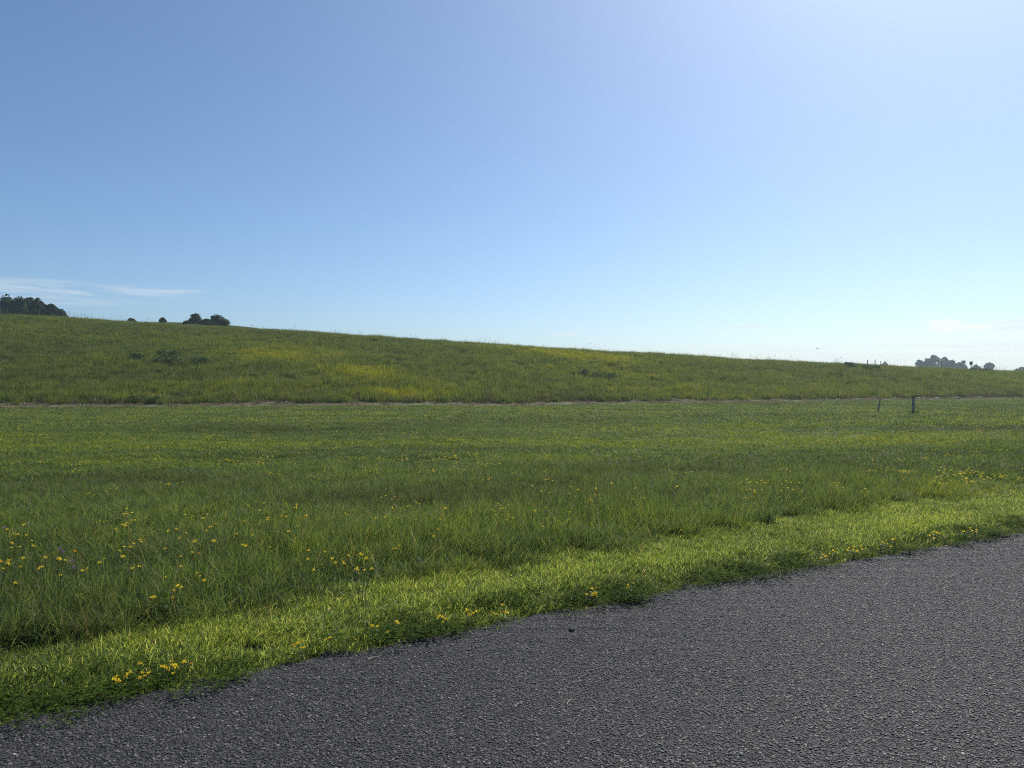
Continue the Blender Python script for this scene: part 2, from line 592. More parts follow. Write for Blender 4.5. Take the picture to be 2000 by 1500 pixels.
def build_road():
    xs = np.concatenate([np.linspace(-90, -5, 40), np.linspace(-4.9, 9, 240), np.linspace(9.5, 110, 50)])
    xc = np.clip(xs, -3.5, 7.0)
    sl = 2 * _fit[0] * xc + _fit[1]
    nx, ny = sl / np.sqrt(1 + sl * sl), -1 / np.sqrt(1 + sl * sl)
    ey = edge_y(xs)
    wob = (fbm(xs * 2.2, xs * 0 + 3.3, 5, 4) - 0.5) * 0.10
    cols = [(-0.10, -0.03), (-0.02, 0.012), (0.05, 0.022), (0.6, 0.026), (3.2, 0.026), (5.9, 0.026), (6.4, 0.02), (6.5, -0.03)]
    vs = []
    for off, z in cols:
        w = wob * (1 if off < 0.3 else 0)
        vs.append(np.stack([xs + nx * (off + w), ey + ny * (off + w), np.full_like(xs, z)], -1))
    K, n = len(cols), len(xs)
    v = np.concatenate(vs)
    k, i = np.meshgrid(np.arange(K - 1), np.arange(n - 1), indexing='ij')
    q = np.stack([k * n + i, (k + 1) * n + i, (k + 1) * n + i + 1, k * n + i + 1], -1).reshape(-1, 4)
    me = mesh_np('road', v, q.ravel(), np.arange(len(q)) * 4, asphalt_mat(), True)
    o = link(bpy.data.objects.new('road', me))
    tag(o, kind='structure')
    return o


road = build_road()


def build_track():
    xs = np.linspace(-75, 75, 420)
    vs = []
    K = 7
    for k in range(K):
        t = k / (K - 1)
        yy = base_y(xs) - 1.5 + t * 2.7 + (fbm(xs * 0.8, xs * 0 + k * 0.2, 31, 4) - 0.5) * 0.8
        vs.append(np.stack([xs, yy, height(xs, yy) + 0.03], -1))
    v = np.concatenate(vs)
    n = len(xs)
    k, i = np.meshgrid(np.arange(K - 1), np.arange(n - 1), indexing='ij')
    q = np.stack([k * n + i, k * n + i + 1, (k + 1) * n + i + 1, (k + 1) * n + i], -1).reshape(-1, 4)
    me = mesh_np('track', v, q.ravel(), np.arange(len(q)) * 4, track_mat(), True)
    o = link(bpy.data.objects.new('track', me))
    tag(o, kind='structure')


build_track()


# ------------------------------------------------------------------ grass
def blades(n, radius, h0, h1, width, lean0, lean1, segs, seed, bias=(0.0, 0.0), curl=0.35, clump=0.0, brange=(0, 1)):
    """n curved tapering blades on a disc; returns verts, quads/tris, per-vertex random"""
    g = np.random.default_rng(seed)
    r = radius * np.sqrt(g.random(n))
    a = g.random(n) * 2 * np.pi
    bx, by = r * np.cos(a), r * np.sin(a)
    if clump > 0:
        k = max(3, n // 14)
        cx, cy = g.uniform(-radius, radius, k) * 0.7, g.uniform(-radius, radius, k) * 0.7
        pick = g.integers(0, k, n)
        bx = bx * (1 - clump) + cx[pick] * clump
        by = by * (1 - clump) + cy[pick] * clump
    h = g.uniform(h0, h1, n) * (0.75 + 0.5 * g.random(n))
    ph = g.random(n) * 2 * np.pi
    ln = g.uniform(lean0, lean1, n)
    dx, dy = np.cos(ph) * ln + bias[0], np.sin(ph) * ln + bias[1]
    face = g.random(n) * np.pi
    wx, wy = np.cos(face), np.sin(face)
    w = width * g.uniform(0.6, 1.3, n)
    rnd = brange[0] + (brange[1] - brange[0]) * g.random(n)
    V, B = [], []
    for s in range(segs + 1):
        t = s / segs
        cx = bx + dx * h * (0.25 * t + 0.75 * t * t)
        cy = by + dy * h * (0.25 * t + 0.75 * t * t)
        ll = np.hypot(dx, dy)
        cz = h * (t - curl * ll * t * t) - 0.01
        ww = w * (1 - t ** 1.6) * (0.75 + 0.5 * min(1, t * 3))
        if s < segs:
            V.append(np.stack([cx - wx * ww / 2, cy - wy * ww / 2, cz], -1))
            V.append(np.stack([cx + wx * ww / 2, cy + wy * ww / 2, cz], -1))
        else:
            V.append(np.stack([cx, cy, cz], -1))
    rows = len(V)
    v = np.stack(V, 1).reshape(-1, 3)
    base = np.arange(n)[:, None] * rows
    quads = []
    for s in range(segs - 1):
        quads.append(base + np.array([2 * s, 2 * s + 1, 2 * s + 3, 2 * s + 2])[None, :])
    quads = np.concatenate(quads) if quads else np.zeros((0, 4), int)
    tris = base + np.array([2 * segs - 2, 2 * segs - 1, 2 * segs])[None, :]
    return v, quads, tris, np.repeat(rnd, rows)


def tuft_mesh(name, parts, mat):
    vs, qs, ts, bs = [], [], [], []
    off = 0
    for v, q, t, b in parts:
        vs.append(v)
        qs.append(q + off)
        ts.append(t + off)
        bs.append(b)
        off += len(v)
    v, q, t, b = np.concatenate(vs), np.concatenate(qs), np.concatenate(ts), np.concatenate(bs)
    flat = np.concatenate([q.ravel(), t.ravel()])
    starts = np.concatenate([np.arange(len(q)) * 4, len(q) * 4 + np.arange(len(t)) * 3])
    me = mesh_np(name, v, flat, starts, mat, True)
    at = me.attributes.new('brnd', 'FLOAT', 'POINT')
    at.data.foreach_set('value', b.astype(np.float32))
    return me


def scatter(name, pts, rot, scl, tint, protos, label=None):
    """one object: points carrying instances of the prototype meshes"""
    n = len(pts)
    me = bpy.data.meshes.new(name)
    me.vertices.add(n)
    me.vertices.foreach_set('co', pts.astype(np.float32).ravel())
    for nm, typ, key, arr in (('rot', 'FLOAT_VECTOR', 'vector', rot), ('scl', 'FLOAT_VECTOR', 'vector', scl), ('tint', 'FLOAT', 'value', tint),
                              ('pick', 'INT', 'value', rng.integers(0, len(protos), n))):
        at = me.attributes.new(nm, typ, 'POINT')
        at.data.foreach_set(key, np.ascontiguousarray(arr, dtype=np.int32 if typ == 'INT' else np.float32).ravel())
    o = link(bpy.data.objects.new(name, me))
    coll = bpy.data.collections.new(name + '_kinds')
    for k, pm in enumerate(protos):
        coll.objects.link(bpy.data.objects.new('%s_kind%02d' % (name, k), pm))
    ng = bpy.data.node_groups.new(name + '_scatter', 'GeometryNodeTree')
    ng.interface.new_socket('Geometry', in_out='INPUT', socket_type='NodeSocketGeometry')
    ng.interface.new_socket('Geometry', in_out='OUTPUT', socket_type='NodeSocketGeometry')
    nd, ln = ng.nodes, ng.links
    gi, go = nd.new('NodeGroupInput'), nd.new('NodeGroupOutput')
    ci = nd.new('GeometryNodeCollectionInfo')
    ci.inputs['Collection'].default_value = coll
    ci.inputs['Separate Children'].default_value = True
    ci.inputs['Reset Children'].default_value = True
    ip = nd.new('GeometryNodeInstanceOnPoints')
    ip.inputs['Pick Instance'].default_value = True

    def named(nm, typ):
        a = nd.new('GeometryNodeInputNamedAttribute')
        a.data_type = typ
        a.inputs['Name'].default_value = nm
        return [s for s in a.outputs if s.enabled and s.name == 'Attribute'][0]
    e2r = nd.new('FunctionNodeEulerToRotation')
    ln.new(named('rot', 'FLOAT_VECTOR'), e2r.inputs[0])
    ln.new(e2r.outputs[0], ip.inputs['Rotation'])
    ln.new(named('scl', 'FLOAT_VECTOR'), ip.inputs['Scale'])
    ln.new(named('pick', 'INT'), ip.inputs['Instance Index'])
    ln.new(gi.outputs[0], ip.inputs['Points'])
    ln.new(ci.outputs[0], ip.inputs['Instance'])
    ln.new(ip.outputs[0], go.inputs[0])
    mod = o.modifiers.new('scatter', 'NODES')
    mod.node_group = ng
    tag(o, label=label, kind='stuff')
    return o


def field_points(dens, y0, y1, test, margin=1.12, extra=2.5):
    """random points on the ground in the part of the plan the photograph (and a step to the side) can see"""
    w = y1 * 0.6925 * margin + extra
    n = int(2 * w * (y1 - y0) * dens)
    x = rng.uniform(-w, w, n)
    y = rng.uniform(y0, y1, n)
    keep = (np.abs(x) < y * 0.6925 * margin + extra) & test(x, y)
    x, y = x[keep], y[keep]
    return x, y


def mown_width(x):
    return np.clip(1.1 + 0.07 * np.asarray(x, float), 0.8, 1.8)


def field_tint(x, y):
    """0 dark, 0.5 even, 1 yellow green: patches of different plants, and the painted shade of a dip"""
    t = 0.48 + (fbm(x / 8.0, y / 2.2, 51, 4) - 0.5) * 0.95
    t = t + (fbm(x / 1.4, y / 0.9, 52, 3) - 0.5) * 0.5
    for px, py, rx, ry, k in FIELD_PATCHES:
        xx, yy = flat_hit(px, py, 0.1)
        t = t + k * np.exp(-((x - xx) / rx) ** 2 - ((y - yy) / ry) ** 2)
    return np.clip(t + rng.normal(0, 0.13, len(x)), 0.0, 0.8)


def flat_hit(px, py, h=0.0):
    d = F * (EYE - h) / (py - HOR)
    return d * (px - 1000) / F, d


# (pixel, pixel, metres, metres, lighter or darker): plant patches one can point to in the field; the second paints a dip's shade
FIELD_PATCHES = [(300, 876, 7.0, 1.0, 0.25), (150, 945, 3.0, 1.2, -0.35), (560, 850, 4.0, 1.4, -0.3), (900, 912, 3.5, 0.9, -0.3), (1060, 965, 2.5, 0.7, -0.25),
                 (1900, 838, 3.2, 1.0, -0.45), (1300, 925, 3.0, 1.0, -0.2), (760, 985, 2.0, 0.6, -0.2), (1950, 960, 1.6, 0.7, 0.4), (700, 1000, 1.5, 0.4, -0.25),
                 (1500, 870, 5.0, 1.5, 0.15), (150, 810, 12.0, 3.5, 0.15)]


def hill_tint(x, y):
    t = 0.46 + (fbm(x / 9.0, y / 4.5, 71, 4) - 0.5) * 0.6 + (fbm(x / 1.8, y / 1.2, 73, 3) - 0.5) * 0.3
    # the bright yellow-green patches one can point to on the slope
    for px, frac, rx, ry, k in HILL_PATCHES:
        xx, yy = patch_pos(px, frac)
        t = t + 0.8 * k * np.exp(-((x - xx) / rx) ** 2 - ((y - yy) / ry) ** 2) * (0.6 + 0.8 * fbm(x / 1.5, y / 1.0, 77, 3))
    return np.clip(t + rng.normal(0, 0.13, len(x)), 0.0, 1.0)


def ray_hit(px, py, y0=3.0, y1=140.0, n=1400):
    """first point of the ground under a pixel of the photograph (used for placing things)"""
    dx, dz = px_dir(px, py)
    yy = np.geomspace(y0, y1, n)
    zz = EYE + dz * yy
    g = height(dx * yy, yy)
    hit = np.nonzero(g >= zz)[0]
    k = hit[0] if len(hit) else n - 1
    return float(dx * yy[k]), float(yy[k]), float(g[k])


def patch_pos(px, py):
    x, y, z = ray_hit(px, py)
    return x, y


HILL_PATCHES = [(700, 730, 2.6, 2.0, 0.6), (740, 740, 1.6, 1.3, 0.45), (775, 776, 2.6, 1.1, 0.7), (575, 697, 4.0, 2.2, 0.5), (1060, 690, 5.5, 1.8, 0.55), (1170, 702, 4.0, 1.8, 0.5),
                (1060, 735, 4.0, 1.5, 0.2), (140, 735, 1.2, 1.2, 0.25), (440, 757, 4.0, 1.6, 0.4), (480, 690, 3.0, 1.6, 0.4), (330, 712, 3.2, 1.5, -0.5), (60, 740, 4, 2, -0.2),
                (1330, 772, 3.0, 1.0, 0.2), (1450, 735, 6.0, 2.0, 0.12), (860, 705, 4.0, 2.0, -0.15)]


def rots(n, spread=math.pi, tilt=0.06):
    return np.stack([rng.normal(0, tilt, n), rng.normal(0, tilt, n), rng.uniform(-spread, spread, n)], -1)


def scl3(n, lo, hi, zvar=None):
    s = rng.uniform(lo, hi, n)
    z = s if zvar is None else s * zvar
    return np.stack([s, s, z], -1)


# the stone chips that make the face of the asphalt
def road_z(x, y):
    return np.interp(-edge_dist(x, y), [-0.0, 0.02, 0.05, 0.6, 3.2, 5.9], [0.008, 0.012, 0.022, 0.026, 0.026, 0.026])


TILE = 0.2


def chip_mesh(k, n=480):
    g = np.random.default_rng(1500 + k)
    a = g.random(n) * 2 * np.pi
    c = np.stack([g.uniform(-TILE / 2, TILE / 2, n), g.uniform(-TILE / 2, TILE / 2, n), g.uniform(-0.002, 0.0012, n)], -1)
    sz = np.clip(0.0051 * np.exp(g.normal(0, 0.36, n)), 0.003, 0.012)
    V = []
    for lev, sh in ((-1, 1.0), (1, 0.62)):
        for q in range(5):
            an = q * 2 * np.pi / 5 + g.uniform(-0.4, 0.4, n) + a * 3
            rr = sz * sh * g.uniform(0.7, 1.25, n)
            zz = c[:, 2] + (sz * g.uniform(0.16, 0.4, n) if lev > 0 else -0.004)
            V.append(np.stack([c[:, 0] + rr * np.cos(an), c[:, 1] + rr * np.sin(an), zz], -1))
    v = np.stack(V, 1).reshape(-1, 3)
    base = np.arange(n)[:, None] * 10
    quads = np.concatenate([base + np.array([q, (q + 1) % 5, 5 + (q + 1) % 5, 5 + q])[None, :] for q in range(5)])
    tris = np.concatenate([base + np.array([5, 5 + q, 6 + q])[None, :] for q in range(1, 4)])
    me = tuft_mesh('chip_patch', [(v, quads, tris, np.repeat(g.random(n), 10))], M_CHIP)
    me.polygons.foreach_set('use_smooth', np.zeros(len(me.polygons), bool))
    return me


M_CHIP = chip_mat()
gx, gy = np.meshgrid(np.arange(-9, 14, TILE), np.arange(1.4, 15, TILE))
x, y = gx.ravel(), gy.ravel()
ed = edge_dist(x, y)
keep = (ed < -0.06) & (ed > -5.8) & (np.abs(x) < y * 0.6925 * 1.25 + 1.2)
x, y = x[keep], y[keep]
turn = np.stack([x * 0, x * 0, rng.integers(0, 4, len(x)) * (math.pi / 2)], -1)
chips = scatter('stone_chips', np.stack([x, y, road_z(x, y) + 0.001], -1), turn, scl3(len(x), 1.0, 1.0), fbm(x * 0.9, y * 0.9, 15, 3), [chip_mesh(k) for k in range(12)])
chips.parent = road


# mown verge
verge_p = []
for k in range(8):
    verge_p.append(tuft_mesh('verge_tuft', [blades(100, 0.11, 0.035, 0.08, 0.0052, 0.2, 1.1, 3, 100 + k, bias=(0.18, -0.05), clump=0.35)], M_VERGE))
x, y = field_points(260, 2.2, 17, lambda x, y: (edge_dist(x, y) > -0.05 + (fbm(x * 5, y * 5, 8, 3) - 0.5) * 0.16) & (edge_dist(x, y) < mown_width(x) + 0.12), 1.15, 1.5)
d = edge_dist(x, y)
z = height(x, y)
hs = (0.55 + 0.75 * fbm(x * 2.2, y * 2.2, 12, 3)) * np.interp(d, [-0.1, 0.1, 0.5], [0.75, 0.95, 1.15])
tv = np.clip(0.5 + (fbm(x * 1.1, y * 1.6, 14, 4) - 0.5) * 1.5 + np.interp(d, [0, 0.15, 0.6, 1.0], [-0.4, -0.22, 0.1, 0.02]), 0.05, 0.95)  # tint falls towards the asphalt: shade of the verge's near edge, put into colour
scatter('mown_grass', np.stack([x, y, z], -1), rots(len(x), 1.2, 0.1), scl3(len(x), 0.8, 1.25, hs), tv, verge_p, 'short mown bright green grass verge along the asphalt')

# clover and low weeds along the asphalt edge; dark colour also paints shade there
clo_p = []
for k in range(5):
    g = np.random.default_rng(500 + k)
    vs, fs, bs = [], [], []
    for q in range(40):
        cx, cy, cz = g.normal(0, 0.05), g.normal(0, 0.05), g.uniform(0.015, 0.06)
        rr = g.uniform(0.004, 0.0075)
        for w in range(3):
            a = w * 2.094 + g.uniform(0, 1)
            c = np.array([cx + math.cos(a) * rr, cy + math.sin(a) * rr, cz])
            u = np.array([math.cos(a), math.sin(a), g.uniform(-0.4, 0.5)]) * rr
            p = np.array([-math.sin(a), math.cos(a), g.uniform(-0.3, 0.3)]) * rr * 0.8
            b0 = len(vs)
            vs += [c - u, c + p, c + u, c - p]
            fs.append((b0, b0 + 1, b0 + 2, b0 + 3))
            bs += [g.random()] * 4
    fs = np.array(fs)
    clo_p.append(tuft_mesh('clover_tuft', [(np.array(vs), fs, np.zeros((0, 3), int), np.array(bs))], M_CLOVER))
x, y = field_points(170, 2.2, 15, lambda x, y: (edge_dist(x, y) > -0.14 + (fbm(x * 3, y * 3, 18, 3) - 0.5) * 0.3) & (edge_dist(x, y) < 0.38) & (fbm(x * 1.7, y * 1.7, 19, 3) + rng.uniform(-0.2, 0.2, len(x)) > 0.40 + np.clip(edge_dist(x, y), 0, 1) * 0.75), 1.15, 1.5)
scatter('clover', np.stack([x, y, np.maximum(height(x, y), 0.018)], -1), rots(len(x)), scl3(len(x), 0.7, 1.3), rng.random(len(x)), clo_p, 'dark low clover creeping over the edge of the asphalt')

# dry clippings strewn along the edge of the asphalt
clip_p = [tuft_mesh('clipping_tuft', [blades(9, 0.12, 0.015, 0.04, 0.0026, 0.9, 2.4, 2, 560 + k, curl=0.1)], M_DRY) for k in range(5)]
x, y = field_points(40, 2.2, 13, lambda x, y: (edge_dist(x, y) > -0.28) & (edge_dist(x, y) < 0.05) & (rng.random(len(x)) < np.exp(edge_dist(x, y) * 9)) & (fbm(x * 1.3, y * 1.3, 29, 3) > 0.42), 1.15, 1.5)
scatter('grass_clippings', np.stack([x, y, road_z(x, y) + 0.012], -1), rots(len(x)), scl3(len(x), 0.7, 1.3), rng.random(len(x)), clip_p, 'dry grass clippings strewn along the edge of the asphalt')

# tall meadow grass, three distances
in_field = lambda x, y: (edge_dist(x, y) > mown_width(x) + (fbm(x * 1.9, y * 1.9, 9, 4) - 0.5) * 1.05) & (y < base_y(x) - 1.1 + (fbm(x * 0.8, y * 0.8, 33, 3) - 0.5) * 1.2)


def tall_h(x, y):
    d = edge_dist(x, y) - mown_width(x)
    h = 0.42 + 0.95 * fbm(x / 1.1, y / 0.8, 61, 3)
    return h * np.interp(d, [-0.3, 0.1, 0.5, 3, 8, 20], [0.6, 1.0, 1.15, 0.88, 0.7, 0.58])


near_p = [tuft_mesh('meadow_tuft', [blades(95, 0.16, 0.07, 0.23, 0.0050, 0.2, 1.15, 4, 200 + k, bias=(0.15, -0.1), clump=0.45, brange=(0, 1)),
                                    blades(4, 0.16, 0.2, 0.3, 0.004, 0.1, 0.5, 4, 250 + k, bias=(0.10, -0.05))], M_MEADOW) for k in range(9)]
x, y = field_points(85, 3.2, 13, lambda x, y: in_field(x, y) & (np.hypot(x, y) < 12.5))
zf = tall_h(x, y)
scatter('meadow_grass', np.stack([x, y, height(x, y)], -1), rots(len(x), 1.3, 0.1), scl3(len(x), 0.8, 1.25, zf), field_tint(x, y), near_p, 'tall uncut meadow grass beyond the mown verge')

x, y = field_points(9, 2.6, 13, lambda x, y: (edge_dist(x, y) > 0.25) & (edge_dist(x, y) < mown_width(x)) & (rng.random(len(x)) < 0.15 + 0.6 * edge_dist(x, y) / mown_width(x)) & (fbm(x * 1.4, y * 1.4, 66, 3) > 0.47))
scatter('grass_tufts', np.stack([x, y, height(x, y)], -1), rots(len(x), 1.3, 0.1), scl3(len(x), 0.3, 0.7, rng.uniform(0.5, 1.0, len(x))), rng.uniform(0.2, 0.6, len(x)), near_p, 'stray darker tufts standing in the mown strip')

mid_p = [tuft_mesh('meadow_tuft_mid', [blades(150, 0.3, 0.08, 0.18, 0.0085, 0.2, 1.0, 3, 300 + k, bias=(0.08, -0.06), clump=0.6)], M_MEADOW) for k in range(8)]
x, y = field_points(34, 8, 28, lambda x, y: in_field(x, y) & (np.hypot(x, y) >= 11.5 + rng.uniform(0, 1.5, len(x))) & (np.hypot(x, y) < 27))
scatter('meadow_grass', np.stack([x, y, height(x, y)], -1), rots(len(x), 1.4, 0.08), scl3(len(x), 0.8, 1.3, tall_h(x, y)), field_tint(x, y), mid_p, 'grass of the open meadow in the middle distance')

far_p = [tuft_mesh('meadow_tuft_far', [blades(150, 0.55, 0.08, 0.16, 0.017, 0.2, 0.9, 2, 400 + k, clump=0.62)], M_MEADOW) for k in range(7)]
x, y = field_points(10, 18, 72, lambda x, y: in_field(x, y) & (np.hypot(x, y) >= 25 + rng.uniform(0, 3, len(x))))
scatter('meadow_grass', np.stack([x, y, height(x, y)], -1), rots(len(x)), scl3(len(x), 0.8, 1.3, tall_h(x, y) * 1.1), np.clip(field_tint(x, y) - 0.1, 0, 1), far_p, 'short grass of the far side of the meadow below the slope')

# the slope
on_hill = lambda x, y: (y > base_y(x) + 0.6 + (fbm(x * 0.7, y * 0.7, 34, 3) - 0.5) * 1.0) & (y < crest_y(x) + 26)
hill_p = [tuft_mesh('hill_tuft', [blades(140, 0.5, 0.2, 0.5, 0.015, 0.05, 0.5, 3, 600 + k, clump=0.5),
                                  blades(10, 0.6, 0.4, 0.65, 0.008, 0.05, 0.25, 3, 650 + k, brange=(0.6, 1))], M_HILL) for k in range(8)]
x, y = field_points(9.0, 40, 112, on_hill)
hh = 0.5 + 0.8 * fbm(x / 3.0, y / 2.0, 81, 3)
hh = hh * np.interp((y - base_y(x)) / (crest_y(x) - base_y(x)), [0, 0.15, 0.8, 1.0], [0.95, 1.0, 0.8, 0.62])
scatter('slope_grass', np.stack([x, y, height(x, y)], -1), rots(len(x)), scl3(len(x), 0.7, 1.25, hh * rng.uniform(0.65, 1.4, len(x))), hill_tint(x, y), hill_p, 'tall uncut grass covering the long slope')

# seed stalks standing over the grass, thickest along the skyline
stalk_p = []
for k in range(6):
    bl = blades(7, 0.5, 0.7, 1.1, 0.012, 0.02, 0.22, 3, 700 + k)
    v, q, t, b = bl
    # small seed heads: narrow diamonds at the tips
    g = np.random.default_rng(720 + k)
    tips = v.reshape(7, -1, 3)[:, -1]
    hv, hq, hb = [], [], []
    for p in tips:
        a = g.uniform(0, math.pi)
        wv = np.array([math.cos(a), math.sin(a), 0]) * 0.018
        up = np.array([0, 0, 0.16])
        b0 = len(hv)
        hv += [p - up * 0.7, p - up * 0.2 + wv, p + up * 0.3, p - up * 0.2 - wv]
        hq.append((b0, b0 + 1, b0 + 2, b0 + 3))
        hb += [0.8] * 4
    stalk_p.append(tuft_mesh('stalk_tuft', [bl, (np.array(hv), np.array(hq), np.zeros((0, 3), int), np.array(hb))], M_STALK))


def stalk_test(x, y):
    s = (y - crest_y(x))
    near_top = np.exp(-(s / 5.0) ** 2)
    dens = 0.10 + 0.55 * near_top * (0.3 + 1.2 * sstep(fbm(x / 5, y / 5, 91, 3), 0.45, 0.7))
    pxx = 1000 + F * x / y
    return on_hill(x, y) & (rng.random(len(x)) < dens * 0.4 + 0.5 * near_top * np.exp(-((pxx - 190) / 55) ** 2))


x, y = field_points(1.0, 40, 105, stalk_test)
scatter('grass_stalk', np.stack([x, y, height(x, y)], -1), rots(len(x)), scl3(len(x), 0.5, 0.95), rng.random(len(x)), stalk_p, 'thin seed stalks standing above the slope grass')

# dry cut grass along the foot of the slope
dry_p = [tuft_mesh('dry_tuft', [blades(90, 0.5, 0.07, 0.2, 0.016, 0.4, 1.3, 2, 800 + k, clump=0.3)], M_DRY) for k in range(5)]
x, y = field_points(5.0, 36, 72, lambda x, y: (np.abs(y - base_y(x) - 0.1 + (fbm(x * 0.5, y * 0 + 2, 41, 3) - 0.5) * 1.2) < 0.9) & (fbm(x * 0.35, y * 0.8, 42, 3) > 0.36))
scatter('dry_grass', np.stack([x, y, height(x, y) + 0.02], -1), rots(len(x)), scl3(len(x), 0.7, 1.2), rng.random(len(x)), dry_p, 'pale dry cut grass lying along the foot of the slope')
x, y = field_points(3.0, 36, 72, lambda x, y: (np.abs(y - base_y(x) - 1.4) < 1.1) & (fbm(x * 0.22, y * 0.5, 43, 3) > 0.5))
dry2 = [tuft_mesh('dry_stem_tuft', [blades(70, 0.5, 0.25, 0.55, 0.014, 0.1, 0.6, 3, 820 + k, clump=0.4, brange=(0, 0.7))], M_DRY) for k in range(4)]
scatter('dry_weeds', np.stack([x, y, height(x, y)], -1), rots(len(x)), scl3(len(x), 0.7, 1.2), rng.random(len(x)) * 0.5, dry2, 'greyish dry weeds standing behind the cut strip')


# ------------------------------------------------------------------ trees and bushes
def crown_mesh(name, blobs, leaf, count, mat, seed):
    """many leaf-clump faces spread through a set of ellipsoids (cx,cy,cz,rx,ry,rz)"""
    g = np.random.default_rng(seed)
    vol = np.array([b[3] * b[4] * b[5] for b in blobs]) ** 0.67
    cnt = np.maximum(20, (count * vol / vol.sum()).astype(int))
    V, Fq = [], []
    for b, c in zip(blobs, cnt):
        dirs = g.normal(0, 1, (c, 3))
        dirs /= np.linalg.norm(dirs, axis=1)[:, None]
        dirs[:, 2] = np.where(dirs[:, 2] < -0.55, -dirs[:, 2], dirs[:, 2])
        lump = 0.82 + 0.36 * vnoise(dirs[:, 0] * 2.3 + seed, dirs[:, 1] * 2.3 + dirs[:, 2] * 2.9, seed)
        rr = (0.45 + 0.55 * g.random(c) ** 0.45) * lump
        p = np.array(b[:3]) + dirs * rr[:, None] * np.array(b[3:])
        nrm = dirs + g.normal(0, 0.55, (c, 3))
        nrm /= np.linalg.norm(nrm, axis=1)[:, None]
        t = np.cross(nrm, g.normal(0, 1, (c, 3)))
        t /= np.linalg.norm(t, axis=1)[:, None]
        s = np.cross(nrm, t)
        L = leaf * g.uniform(0.5, 1.3, c)[:, None]
        base = len(V) * 0 + sum(len(q) for q in V)
        quad = np.stack([p - t * L, p + s * L * 0.6 + nrm * L * 0.25, p + t * L, p - s * L * 0.6 - nrm * L * 0.1], 1).reshape(-1, 3)
        V.append(quad)
        Fq.append(np.arange(c * 4) + base)
    v = np.concatenate(V)
    f = np.concatenate(Fq)
    return mesh_np(name, v, f, np.arange(len(f) // 4) * 4, mat, False)


def limb(bm, p0, p1, r0, r1, sides=7):
    p0, p1 = Vector(p0), Vector(p1)
    d = (p1 - p0).normalized()
    u = d.orthogonal().normalized()
    w = d.cross(u)
    rings = []
    for p, r in ((p0, r0), (p1, r1)):
        rings.append([bm.verts.new(p + (u * math.cos(a) + w * math.sin(a)) * r) for a in [2 * math.pi * i / sides for i in range(sides)]])
    for i in range(sides):
        bm.faces.new((rings[0][i], rings[0][(i + 1) % sides], rings[1][(i + 1) % sides], rings[1][i]))
    bm.faces.new(rings[1])
    bm.faces.new(rings[0][::-1])


def bm_obj(name, bm, mat, parent=None, smooth=False):
    me = bpy.data.meshes.new(name)
    bmesh.ops.recalc_face_normals(bm, faces=bm.faces)
    bm.to_mesh(me)
    bm.free()
    me.materials.append(mat)
    if smooth:
        for p in me.polygons:
            p.use_smooth = True
    return link(bpy.data.objects.new(name, me), parent)


def tree(name, loc, H, W, label, group, seed, mat, leaf=0.3, count=1300, low=0.12, shape='round', cat='tree'):
    g = random.Random(seed)
    root = empty(name, loc, 0)
    tag(root, label, cat, group)
    blobs = []
    n = 9 if shape != 'open' else 7
    blobs.append((0, 0, H * 0.55, W * 0.34, W * 0.34, H * (0.5 - low * 0.6)))
    for k in range(n):
        a = g.uniform(0, 2 * math.pi)
        lev = g.uniform(low + 0.12, 0.9)
        spread = math.sin(math.pi * min(0.95, max(0.12, (lev - low) / (1.06 - low)))) if shape != 'dome' else math.sqrt(max(0.05, 1 - lev ** 2.2))
        rr = W * 0.5 * spread * g.uniform(0.5, 0.85)
        s = W * g.uniform(0.16, 0.25)
        blobs.append((rr * math.cos(a), rr * math.sin(a), H * lev - s * 0.4, s, s, s * g.uniform(0.65, 0.95)))
    blobs.append((W * g.uniform(-0.08, 0.08), 0, H * 0.86, W * 0.2, W * 0.2, H * 0.14))
    if low <= 0.0:
        blobs.append((0, 0, H * 0.3, W * 0.42, W * 0.42, H * 0.32))
    if shape == 'open':
        blobs = [(b[0], b[1], b[2], b[3] * 0.85, b[4] * 0.85, b[5] * 0.5) for b in blobs[1:]]
    me = crown_mesh('crown', blobs, leaf, count, mat, seed)
    crown = link(bpy.data.objects.new('crown', me), root)
    bm = bmesh.new()
    r = H * 0.028
    limb(bm, (0, 0, -0.5), (0, 0, H * 0.35), r * 1.3, r)
    limb(bm, (0, 0, H * 0.3), (W * 0.03, 0, H * 0.75), r, r * 0.4)
    for b in blobs[1:7]:
        limb(bm, (0, 0, H * g.uniform(0.2, 0.4)), (b[0] * 0.85, b[1] * 0.85, b[2]), r * 0.55, r * 0.15, 5)
    bm_obj('trunk', bm, M_BARK, root, True)
    return root


def place_tree(name, px, top, depth, wpx, label, group, seed, mat, hmin=0.0, **kw):
    """a tree whose top stands at the pixel row 'top' when seen from the road, wpx pixels wide"""
    x = depth * (px - 1000) / F
    z = float(height(x, depth))
    H = EYE + depth * (HOR - top) / F - z
    H = max(H, hmin)
    return tree(name, (x, depth, z - 0.15), H + 0.15, wpx * depth / F, label, group, seed, mat, **kw)


